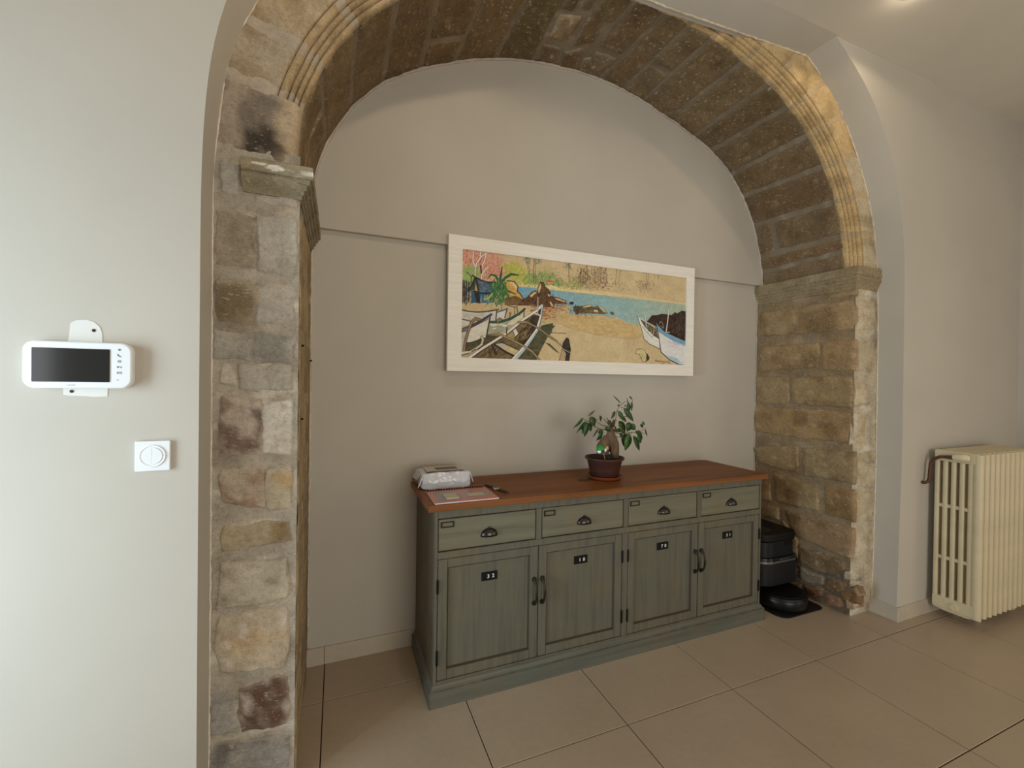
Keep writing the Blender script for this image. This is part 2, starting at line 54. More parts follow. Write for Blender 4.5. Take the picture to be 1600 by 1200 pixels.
PAINT=[('p',[(-35,646),(265,717),(340,708),(422,705),(493,707),(632,707),(631,729),(493,732),(399,743),(265,748),(140,743)],(208,188,130),8,None,0),('p',[(541,749),(999,706),(999,687),(542,721)],(205,180,128),6,None,0),('p',[(160,702),(266,704),(340,705),(422,700),(493,702),(632,704),(635,468),(472,485),(413,426),(355,519),(267,523)],(98,152,184),8,(140,168,160),0),('p',[(542,699),(999,694),(1001,565),(861,444),(751,422),(703,432),(635,491),(544,509)],(126,166,172),7,(158,170,146),0),('s',[(399,700),(747,685),(749,592),(401,527)],[(84,144,182),(120,166,180),(110,160,178)],60,60,5,-8),('p',[(312,563),(353,541),(428,571),(430,348),(370,389),(323,412)],(186,156,108),12,None,0),('s',[(317,540),(428,568),(430,360),(328,419)],[(150,100,65),(130,165,180),(200,160,90),(190,140,85),(170,120,80),(205,175,120)],150,30,6,-10),('p',[(401,495),(429,478),(544,492),(635,479),(698,431),(751,422),(775,289),(721,269),(547,290),(402,359)],(190,160,105),10,None,0),('s',[(401,473),(698,420),(764,300),(402,375)],[(190,150,70),(205,175,115),(180,140,75),(195,160,95)],120,40,4,-10),('l',[(402,356),(459,329),(547,290),(637,270),(721,269),(769,295)],4,(120,95,75),None),('l',[(769,295),(763,382)],3,(150,120,85),None),('s',[(1,997),(148,992),(145,841),(178,832),(140,749),(56,759),(1,820)],[(200,120,115),(205,130,125),(195,90,115),(205,125,70),(190,70,110),(210,150,110),(200,110,110),(185,160,90),(195,130,130)],900,26,14,70),('s',[(1,820),(38,852),(68,838),(63,774),(39,666),(2,635)],[(135,165,90),(120,160,80),(150,170,100)],320,34,16,80),('s',[(154,889),(206,922),(235,889),(250,833),(247,757),(211,725),(179,750)],[(165,165,55),(175,175,70),(150,160,50),(185,175,90)],420,28,16,60),('s',[(243,821),(277,859),(278,751),(239,746)],[(120,150,75),(95,130,70),(150,165,90)],140,26,14,60),('s',[(265,837),(308,864),(337,866),(368,864),(387,805),(390,757),(265,753)],[(110,140,70),(90,130,75),(130,150,75),(150,150,90)],420,26,14,70),('s',[(303,931),(356,935),(370,854),(306,847)],[(175,165,100),(160,160,90),(140,150,85)],90,20,9,70),('s',[(385,793),(431,772),(480,806),(483,763),(403,749)],[(130,140,75),(150,150,85)],150,22,10,20),('s',[(430,837),(468,874),(482,817),(478,772),(433,794)],[(150,150,80),(165,155,90),(130,130,75)],160,22,12,60),('s',[(465,917),(481,965),(505,933),(516,837),(507,768),(480,773),(465,857)],[(130,105,75),(100,80,60),(150,130,90),(120,110,70)],260,34,9,86),('s',[(515,936),(548,989),(593,985),(599,863),(524,794)],[(150,125,90),(120,95,75),(165,145,105),(95,75,65)],300,30,8,86),('s',[(523,844),(602,847),(605,780),(526,778)],[(170,90,80),(190,160,70),(120,90,75),(90,70,60),(170,150,110)],170,22,9,10),('s',[(739,881),(776,902),(809,886),(805,791),(746,795)],[(115,90,75),(140,115,90),(95,75,65)],170,18,7,80),('s',[(614,873),(671,864),(692,812),(735,810),(631,752)],[(130,105,80),(150,125,95)],120,18,7,80),('s',[(838,811),(889,786),(965,754),(856,767)],[(140,120,95),(160,140,110)],50,20,5,-12),('p',[(328,795),(355,797),(354,780),(328,779)],(190,85,95),5,None,0),('p',[(328,778),(354,779),(353,767),(329,766)],(195,150,70),5,None,0),('l',[(347,752),(360,734)],12,(220,210,190),None),('l',[(275,995),(275,756)],9,(125,105,75),None),('l',[(283,977),(282,778)],9,(125,105,75),None),('l',[(422,991),(424,787)],9,(125,105,75),None),('l',[(500,997),(506,878)],9,(125,105,75),None),('s',[(286,1004),(296,1007),(296,949),(288,952)],[(95,110,80),(75,95,75)],40,22,8,85),('s',[(416,989),(426,993),(426,933),(418,936)],[(95,110,80),(75,95,75)],40,22,8,85),('s',[(242,993),(255,992),(254,908),(246,911)],[(85,105,80),(100,115,90)],40,26,10,85),('l',[(254,913),(258,835)],9,(110,100,75),None),('l',[(275,933),(274,764)],14,(120,100,75),None),('l',[(420,985),(424,781)],7,(125,105,80),None),('l',[(641,992),(633,832)],7,(125,105,80),None),('l',[(656,991),(650,870)],7,(125,105,80),None),('l',[(521,992),(525,894)],7,(125,105,80),None),('l',[(783,997),(793,871)],7,(125,105,80),None),('l',[(797,989),(795,895)],7,(125,105,80),None),('l',[(827,985),(824,854)],7,(125,105,80),None),('l',[(849,991),(845,919)],7,(125,105,80),None),('s',[(413,989),(426,992),(424,927),(416,925)],[(110,95,75),(130,120,85)],24,14,6,85),('s',[(646,1017),(660,1021),(658,952),(650,950)],[(110,95,75),(130,120,85)],24,14,6,85),('s',[(778,1013),(793,1017),(791,946),(782,944)],[(110,95,75),(130,120,85)],24,14,6,85),('s',[(841,1001),(857,1005),(855,933),(846,931)],[(110,95,75),(130,120,85)],24,14,6,85),('l',[(534,963),(539,820)],6,(95,75,65),None),('l',[(561,970),(566,827)],6,(95,75,65),None),('l',[(575,974),(581,831)],6,(95,75,65),None),('l',[(588,978),(593,834)],6,(95,75,65),None),('l',[(488,956),(485,933),(493,924),(501,888)],8,(70,55,50),None),('l',[(472,924),(473,881)],8,(70,55,50),None),('l',[(43,995),(42,897),(51,833),(50,762)],26,(110,85,75),None),('l',[(43,995),(42,897),(51,833),(50,762)],18,(222,205,190),None),('l',[(89,987),(69,937),(56,884),(51,833)],26,(110,85,75),None),('l',[(89,987),(69,937),(56,884),(51,833)],18,(222,205,190),None),('l',[(69,990),(68,950)],26,(110,85,75),None),('l',[(69,990),(68,950)],18,(222,205,190),None),('l',[(90,988),(84,910),(75,862)],26,(110,85,75),None),('l',[(90,988),(84,910),(75,862)],18,(222,205,190),None),('l',[(98,860),(79,801),(74,777),(73,741)],26,(110,85,75),None),('l',[(98,860),(79,801),(74,777),(73,741)],18,(222,205,190),None),('l',[(70,861),(73,795)],22,(75,50,45),None),('s',[(2,679),(32,686),(39,514),(2,507)],[(60,75,85),(75,85,80),(45,70,75),(150,130,95),(50,60,65),(70,100,110)],230,40,10,85),('l',[(8,711),(7,526)],14,(55,45,45),None),('l',[(13,708),(13,527)],14,(55,45,45),None),('l',[(20,704),(19,528)],14,(55,45,45),None),('l',[(28,699),(28,530)],14,(55,45,45),None),('l',[(21,790),(37,750),(37,697)],12,(70,60,50),None),('p',[(51,753),(74,726),(99,716),(126,720),(121,624),(67,608),(62,631),(54,710)],(72,98,122),14,None,0),('s',[(61,716),(120,712),(117,634),(69,619)],[(60,90,125),(90,110,125),(130,130,125),(50,70,100)],90,40,10,-10),('p',[(27,619),(39,679),(51,753),(64,631),(53,633),(39,630)],(62,66,68),8,None,0),('p',[(53,700),(59,635),(50,633)],(190,165,50),8,None,0),('p',[(36,627),(47,628),(57,516),(38,512)],(45,88,118),8,None,0),('p',[(46,630),(63,624),(68,516),(57,513)],(48,44,44),5,None,0),('p',[(65,605),(123,624),(119,530),(70,518)],(55,98,135),14,None,0),('s',[(81,586),(121,581),(119,528),(75,519)],[(190,190,140),(60,120,130),(40,80,110),(150,160,70)],80,40,8,70),('l',[(40,764),(51,751),(74,726),(99,716),(126,722)],20,(48,44,46),None),('l',[(51,751),(39,679),(26,618)],20,(48,44,46),None),('l',[(55,737),(64,631),(68,518)],20,(48,44,46),None),('l',[(66,607),(96,612),(123,629)],20,(48,44,46),None),('p',[(155,730),(175,751),(198,747),(214,707),(210,660),(223,635),(235,591),(235,535),(156,519)],(198,150,68),12,None,0),('p',[(175,749),(198,746),(213,707),(209,669),(198,703)],(208,185,130),8,None,0),('p',[(165,581),(202,616),(235,586),(235,530),(162,516)],(112,86,52),14,None,0),('l',[(172,750),(198,747),(213,707),(210,660),(223,635),(235,591)],16,(60,45,38),None),('l',[(140,726),(127,782),(109,791),(99,757)],44,(48,98,58),14),('l',[(142,731),(147,806),(151,875)],44,(48,98,58),14),('l',[(146,723),(164,778),(186,820),(216,814)],44,(48,98,58),14),('l',[(140,713),(120,703),(108,673)],44,(48,98,58),14),('l',[(146,714),(164,691),(167,646)],44,(48,98,58),14),('l',[(142,690),(110,610),(91,556)],44,(48,98,58),14),('l',[(148,687),(180,648),(204,631)],44,(48,98,58),14),('l',[(146,677),(170,623),(180,570)],44,(48,98,58),14),('l',[(139,676),(125,613),(118,534)],44,(48,98,58),14),('l',[(144,677),(158,602),(160,538)],44,(48,98,58),14),('s',[(117,725),(162,745),(167,618),(158,538),(125,531),(114,615)],[(45,98,55),(70,120,60),(35,80,60),(110,145,60),(40,105,85)],300,40,14,80),('l',[(91,556),(103,577),(114,611)],26,(165,175,55),None),('l',[(142,722),(147,796),(151,870)],10,(38,60,55),None),('l',[(148,724),(166,769),(186,807),(214,812)],10,(38,60,55),None),('p',[(211,523),(224,572),(253,620),(266,659),(283,679),(292,665),(294,723),(304,771),(315,768),(322,725),(338,702),(348,640),(372,635),(407,615),(415,578),(391,574),(362,571),(360,538),(319,536),(267,533)],(92,66,42),16,None,0),('s',[(266,628),(338,697),(348,571),(267,539)],[(70,50,35),(120,80,45),(90,60,38),(60,48,38)],160,34,12,75),('p',[(303,765),(307,721),(298,661),(290,675),(294,723)],(205,165,108),6,None,0),('p',[(334,664),(344,653),(343,638),(335,640)],(205,165,108),6,None,0),('p',[(341,588),(348,587),(361,544),(348,544)],(205,165,108),6,None,0),('p',[(260,627),(279,673),(290,665),(266,612)],(205,165,108),6,None,0),('p',[(354,639),(377,630),(407,610),(409,594),(373,613)],(205,165,108),6,None,0),('l',[(266,659),(283,679),(293,665),(292,707),(304,771),(316,766),(322,730),(338,702),(346,640),(382,631),(409,610),(414,579)],12,(52,40,34),None),('l',[(319,536),(360,538),(361,571)],12,(48,36,32),None),('s',[(245,519),(319,528),(414,573),(410,523),(334,424),(318,411),(245,493)],[(150,85,50),(175,110,65),(130,70,50),(190,140,90),(120,60,45)],240,34,10,-5),('s',[(364,520),(433,533),(439,474),(374,479)],[(120,165,185),(190,165,110),(205,180,130)],60,26,8,-10),('p',[(426,592),(430,605),(442,607),(447,596),(442,579),(428,579)],(62,46,40),6,None,0),('p',[(441,557),(461,571),(483,575),(519,596),(533,574),(553,589),(570,578),(601,525),(589,508),(544,506),(479,503),(453,490)],(100,86,60),16,None,0),('s',[(443,551),(471,568),(479,503),(448,492)],[(50,42,36),(70,55,42)],60,26,10,80),('p',[(483,564),(519,594),(526,578),(497,562)],(205,178,122),6,None,0),('p',[(555,584),(570,576),(596,524),(581,532)],(205,178,122),6,None,0),('p',[(536,547),(553,544),(556,522),(536,524)],(205,178,122),6,None,0),('p',[(609,526),(616,544),(629,535),(632,513),(619,505)],(105,88,70),10,None,0),('s',[(446,486),(544,501),(539,483),(448,473)],[(150,95,60),(95,65,45)],40,26,8,-5),('l',[(461,577),(497,611)],8,(80,150,195),None),('p',[(0,439),(28,428),(59,427),(100,442),(132,457),(130,359),(103,351),(86,375),(0,356)],(196,190,178),10,None,0),('s',[(0,407),(90,418),(86,380),(0,366)],[(165,160,150),(180,175,165)],40,70,12,0),('l',[(0,443),(28,432),(59,431),(100,446),(139,472)],18,(58,62,45),None),('l',[(132,457),(129,359)],16,(50,44,40),None),('p',[(135,442),(170,474),(162,390),(132,374)],(196,196,192),6,None,0),('l',[(135,446),(173,484)],24,(92,104,122),None),('l',[(171,475),(163,398)],14,(60,48,42),None),('p',[(0,356),(41,341),(35,309),(0,293)],(188,188,180),8,None,0),('l',[(0,358),(39,344)],14,(70,58,48),None),('p',[(103,340),(145,347),(189,386),(240,477),(233,399),(198,333),(170,272),(137,238),(98,230)],(150,152,128),12,None,0),('p',[(171,329),(189,381),(239,471),(233,399),(198,338)],(196,190,160),8,None,0),('p',[(105,333),(145,344),(176,330),(167,307),(141,325),(116,305)],(200,196,172),8,None,0),('p',[(116,291),(131,299),(131,284),(117,281)],(206,202,182),5,None,0),('l',[(107,349),(143,353),(186,395),(219,446),(241,496)],36,(46,86,72),None),('l',[(107,338),(143,342),(188,386),(221,438),(241,488)],8,(45,45,38),None),('l',[(239,493),(238,416)],14,(60,48,42),None),('p',[(13,65),(19,139),(70,187),(97,225),(155,228),(138,189),(79,97),(42,73)],(78,74,48),12,None,0),('p',[(1,234),(29,263),(25,197),(15,139),(13,65),(1,64)],(172,168,158),12,None,0),('p',[(0,265),(35,309),(38,288),(1,239)],(84,96,112),10,None,0),('l',[(0,265),(37,307)],10,(55,50,48),None),('l',[(1,237),(31,266)],12,(60,52,46),None),('p',[(36,278),(74,330),(107,382),(95,203),(72,195),(60,172),(33,148),(19,147)],(200,196,180),8,None,0),('l',[(38,296),(74,352),(112,419)],44,(66,66,94),34),('l',[(34,278),(74,336),(108,384)],8,(60,48,42),None),('l',[(108,394),(100,287),(94,200)],18,(48,42,38),None),('l',[(19,147),(35,146),(72,179)],12,(50,44,38),None),('l',[(14,65),(17,144),(27,245),(39,330),(53,369),(69,364)],44,(66,54,44),None),('l',[(78,204),(82,178),(77,134),(60,101),(38,67)],44,(66,54,44),None),('l',[(14,65),(17,144),(27,245),(39,330),(53,369),(69,364)],28,(138,118,88),None),('l',[(78,204),(82,178),(77,134),(60,101),(38,67)],28,(190,180,158),None),('p',[(1,64),(38,67),(77,97),(66,75),(38,20),(26,3),(1,1)],(176,160,132),18,None,0),('l',[(1,25),(29,45),(56,90)],14,(90,72,56),None),('l',[(1,48),(38,64)],20,(200,192,176),None),('l',[(99,230),(137,239)],10,(60,50,42),None),('l',[(137,345),(136,372),(143,387),(151,380)],30,(66,54,44),None),('l',[(137,345),(136,372),(143,387),(151,380)],16,(150,130,98),None),('l',[(181,406),(182,447),(187,448),(185,413)],10,(70,58,46),None),('l',[(201,508),(202,432)],12,(80,60,48),None),('l',[(206,558),(214,450)],22,(120,95,65),None),('l',[(173,518),(205,503)],12,(80,65,50),None),('p',[(358,379),(325,360),(309,344),(288,257),(250,136),(200,-7),(290,-1),(301,68),(335,235),(354,288)],(82,78,52),12,None,0),('p',[(34,-2),(81,92),(168,242),(215,352),(242,395),(275,455),(308,450),(297,331),(244,141),(195,-1)],(106,90,58),18,None,0),('p',[(251,352),(273,438),(306,438),(293,314),(239,146),(210,192)],(62,50,38),12,None,0),('s',[(210,214),(254,341),(265,337),(232,173)],[(120,95,60),(85,68,46),(140,115,72)],70,60,12,52),('s',[(46,4),(112,127),(134,130),(167,2)],[(100,85,50),(75,62,42),(140,118,78),(120,90,60),(90,80,52)],150,60,14,45),('p',[(170,237),(189,288),(207,219),(199,196),(168,220)],(158,132,80),10,None,0),('p',[(193,305),(202,317),(217,256),(206,222)],(200,198,192),6,None,0),('p',[(125,142),(155,156),(220,94),(203,46),(171,79)],(192,172,128),8,None,0),('p',[(125,142),(153,153),(168,133),(155,105)],(170,172,170),8,None,0),('l',[(125,140),(171,73),(199,43)],26,(48,40,36),None),('l',[(155,164),(221,94)],12,(60,50,40),None),('l',[(117,128),(132,48)],30,(58,48,38),None),('l',[(256,347),(203,213)],14,(50,40,34),None),('l',[(104,105),(113,25)],16,(70,58,42),None),('l',[(33,6),(81,98),(168,242),(237,391),(291,486),(310,542)],50,(58,48,42),None),('l',[(33,9),(81,100),(168,246),(237,395),(291,490),(310,544)],34,(208,203,194),None),('p',[(305,539),(316,546),(310,422),(297,292),(253,125),(226,39),(213,2),(191,-2),(239,129),(288,302),(303,427)],(158,180,184),8,None,0),('l',[(307,517),(304,427),(290,308),(241,135),(193,4)],22,(214,210,202),None),('l',[(316,535),(310,417),(297,289),(253,122),(215,3)],9,(52,48,46),None),('p',[(296,487),(309,523),(305,448),(293,461)],(60,50,44),6,None,0),('l',[(280,462),(305,444)],20,(205,200,190),None),('l',[(294,621),(294,454)],16,(80,65,55),None),('l',[(294,621),(294,454)],10,(222,214,204),None),('l',[(172,307),(171,248)],18,(72,56,46),None),('l',[(139,244),(190,195),(239,140),(274,88),(307,0)],34,(70,58,46),None),('l',[(215,362),(249,371),(288,330),(335,257),(374,200)],34,(70,58,46),None),('l',[(139,244),(190,195),(239,140),(274,88),(307,0)],20,(164,142,104),None),('l',[(215,362),(249,371),(288,330),(335,257),(374,200)],20,(164,142,104),None),('p',[(311,343),(339,366),(368,351),(340,285),(304,268)],(70,78,52),8,None,0),('l',[(340,283),(413,285)],9,(90,80,62),None),('p',[(325,184),(346,174),(389,78),(373,96)],(75,75,50),8,None,0),('l',[(253,371),(304,311),(356,225),(431,101)],21.6,(70,58,46),None),('l',[(253,371),(304,311),(356,225),(431,101)],13.5,(160,140,105),None),('p',[(416,245),(427,234),(436,133),(430,3),(408,1),(396,117),(401,193)],(58,50,46),8,None,0),('p',[(401,130),(415,80),(410,1),(384,2)],(170,145,105),6,None,0),('l',[(384,2),(404,168),(416,245)],7,(50,42,38),None),('l',[(396,136),(431,95)],7,(205,190,160),None),('p',[(790,466),(802,494),(816,539),(844,547),(868,565),(899,565),(922,561),(939,597),(950,582),(975,621),(1001,616),(1000,281),(910,345),(846,416)],(60,42,35),10,None,0),('s',[(912,559),(998,601),(998,295),(916,359)],[(98,84,58),(45,38,32),(75,60,45),(50,42,36)],160,50,12,84),('p',[(744,516),(760,494),(790,460),(840,415),(857,285),(859,175),(806,223),(779,276),(768,365)],(206,202,194),6,None,0),('p',[(757,487),(787,466),(840,412),(855,285),(829,315),(782,407)],(92,82,62),14,None,0),('s',[(791,434),(840,408),(852,298),(810,358)],[(140,125,90),(60,52,42),(165,150,115),(80,70,52)],90,30,10,60),('l',[(745,512),(762,439),(820,313),(856,275)],16,(222,218,212),None),('l',[(751,502),(796,454),(834,407)],12,(212,208,200),None),('l',[(770,411),(792,356),(820,299)],10,(60,120,98),None),('l',[(829,400),(823,307)],16,(160,145,105),None),('l',[(744,516),(768,365),(779,276),(806,225),(862,174)],11,(62,52,50),None),('p',[(849,373),(897,323),(949,296),(1000,213),(999,6),(960,18),(918,60),(869,143),(858,245)],(203,203,202),6,None,0),('p',[(837,480),(849,436),(884,368),(942,315),(1000,273),(1001,227),(930,279),(875,337),(849,371)],(98,152,188),6,None,0),('p',[(901,109),(953,79),(983,27),(960,25),(921,63)],(150,182,200),10,None,0),('p',[(927,273),(963,243),(970,227),(937,254)],(140,178,202),8,None,0),('l',[(842,461),(884,371),(942,321),(1000,276)],6,(60,50,52),None),('l',[(909,358),(955,324),(999,288)],22,(38,30,30),None),('l',[(849,370),(885,328),(930,275),(1000,221)],7,(150,120,110),None),('l',[(837,480),(853,338),(861,232),(867,143),(915,59),(964,12),(998,3)],13,(42,38,40),20),('l',[(905,272),(907,251)],7,(172,120,150),None),('l',[(906,234),(909,219)],7,(182,140,165),None),('l',[(912,267),(913,247)],7,(172,120,150),None),('l',[(912,230),(915,215)],7,(182,140,165),None),('l',[(918,263),(920,243)],7,(172,120,150),None),('l',[(918,226),(922,212)],7,(182,140,165),None),('l',[(925,258),(926,239)],7,(172,120,150),None),('l',[(924,221),(928,208)],7,(182,140,165),None),('l',[(931,253),(933,234)],7,(172,120,150),None),('l',[(930,217),(934,205)],7,(182,140,165),None),('l',[(937,249),(939,230)],7,(172,120,150),None),('l',[(937,213),(940,201)],7,(182,140,165),None),('l',[(944,244),(946,226)],7,(172,120,150),None),('l',[(943,209),(946,198)],7,(182,140,165),None),('l',[(951,239),(952,222)],7,(172,120,150),None),('l',[(949,205),(952,195)],7,(182,140,165),None),('l',[(780,582),(785,498),(790,408)],22,(70,58,52),None),('l',[(780,582),(785,498),(790,408)],14,(216,212,204),None),('l',[(905,618),(901,497),(893,369)],26,(70,58,52),None),('l',[(905,618),(901,497),(893,369)],17,(218,214,206),None),('l',[(897,366),(912,365)],12,(210,205,196),None),('l',[(858,451),(860,477),(870,472),(880,421),(877,407),(866,432)],9,(170,150,110),None),('p',[(789,126),(799,114),(809,78),(806,52),(789,26)],(64,54,50),6,None,0),('p',[(736,116),(746,148),(762,171),(780,155),(793,107),(794,54),(789,29),(776,30),(768,65),(760,101),(742,110)],(192,178,120),10,None,0),('l',[(736,115),(746,168),(751,159),(762,171),(780,157),(794,104),(789,27),(773,30),(768,65),(758,104),(736,115)],7,(66,54,44),None),('l',[(759,68),(768,62)],7,(66,54,44),None),('l',[(775,105),(768,78)],7,(66,54,44),None),('l',[(838,54),(840,31)],6,(50,40,36),None),('l',[(840,31),(841,48)],6,(50,40,36),None),('l',[(841,48),(846,51)],6,(50,40,36),None),('l',[(846,51),(848,33)],6,(50,40,36),None),('l',[(848,33),(850,45)],6,(50,40,36),None),('l',[(850,45),(854,33)],6,(50,40,36),None),('l',[(854,33),(857,45)],6,(50,40,36),None),('l',[(857,45),(859,33)],6,(50,40,36),None),('l',[(859,33),(861,44)],6,(50,40,36),None),('l',[(861,44),(864,34)],6,(50,40,36),None),('l',[(870,56),(868,39)],6,(50,40,36),None),('l',[(868,39),(873,30)],6,(50,40,36),None),('l',[(873,30),(877,43)],6,(50,40,36),None),('l',[(877,43),(880,32)],6,(50,40,36),None),('l',[(880,32),(883,42)],6,(50,40,36),None),('l',[(883,42),(887,31)],6,(50,40,36),None),('l',[(887,31),(890,41)],6,(50,40,36),None),('l',[(890,41),(895,29)],6,(50,40,36),None),('l',[(895,29),(899,45)],6,(50,40,36),None),('l',[(899,45),(901,28)],6,(50,40,36),None),('l',[(901,28),(906,39)],6,(50,40,36),None),('l',[(906,39),(909,25)],6,(50,40,36),None),('l',[(909,25),(912,49)],6,(50,40,36),None),('l',[(912,49),(914,24)],6,(50,40,36),None),('l',[(914,24),(920,21)],6,(50,40,36),None),('l',[(873,16),(885,20)],6,(60,50,44),None)]

# ------------------------------------------------------------------ helpers
def lin(c):
    return tuple(((v/255.0)/12.92 if v/255.0 <= 0.04045 else ((v/255.0+0.055)/1.055)**2.4) for v in c)
def mat(name, col, rough=0.6, metal=0.0, spec=0.5, build=None, coat=0.0):
    m = bpy.data.materials.new(name); m.use_nodes = True
    nt = m.node_tree; b = nt.nodes['Principled BSDF']
    b.inputs['Base Color'].default_value = (*lin(col), 1); b.inputs['Roughness'].default_value = rough; b.inputs['Metallic'].default_value = metal
    b.inputs['Specular IOR Level'].default_value = spec
    if coat: b.inputs['Coat Weight'].default_value = coat; b.inputs['Coat Roughness'].default_value = 0.15
    if build: build(nt, b, lin(col))
    return m
def N(nt, t, **kw):
    n = nt.nodes.new(t)
    for k, v in kw.items():
        if k in n.inputs: n.inputs[k].default_value = v
        else: setattr(n, k, v)
    return n
def L(nt, a, b): nt.links.new(a, b)
def coord(nt, scale=(1, 1, 1), which='Object'):
    tc = N(nt, 'ShaderNodeTexCoord'); mp = N(nt, 'ShaderNodeMapping'); mp.inputs['Scale'].default_value = scale
    L(nt, tc.outputs[which], mp.inputs[0]); return mp.outputs[0]
def noise_n(nt, vec, scale, detail=4, rough=0.6):
    n = N(nt, 'ShaderNodeTexNoise'); n.inputs['Scale'].default_value = scale; n.inputs['Detail'].default_value = detail; n.inputs['Roughness'].default_value = rough
    L(nt, vec, n.inputs['Vector']); return n.outputs[0]
def ramp(nt, fac, stops):
    r = N(nt, 'ShaderNodeValToRGB'); e = r.color_ramp.elements
    e[0].position, e[0].color = stops[0][0], (*stops[0][1], 1); e[1].position, e[1].color = stops[-1][0], (*stops[-1][1], 1)
    for p_, c_ in stops[1:-1]:
        k = e.new(p_); k.color = (*c_, 1)
    L(nt, fac, r.inputs[0]); return r.outputs[0]
def mix(nt, fac, a, b, mode='MIX'):
    m = N(nt, 'ShaderNodeMix', data_type='RGBA', blend_type=mode)
    for s, v in ((m.inputs[0], fac), (m.inputs[6], a), (m.inputs[7], b)):
        if hasattr(v, 'links'): L(nt, v, s)
        elif isinstance(v, tuple): s.default_value = (*v, 1) if len(v) == 3 else v
        else: s.default_value = v
    return m.outputs[2]
def bump(nt, b, h, strength=0.3, dist=0.01):
    n = N(nt, 'ShaderNodeBump'); n.inputs['Strength'].default_value = strength; n.inputs['Distance'].default_value = dist
    L(nt, h, n.inputs['Height']); L(nt, n.outputs[0], b.inputs['Normal'])
def scl(c, k): return tuple(min(1.0, v*k) for v in c)

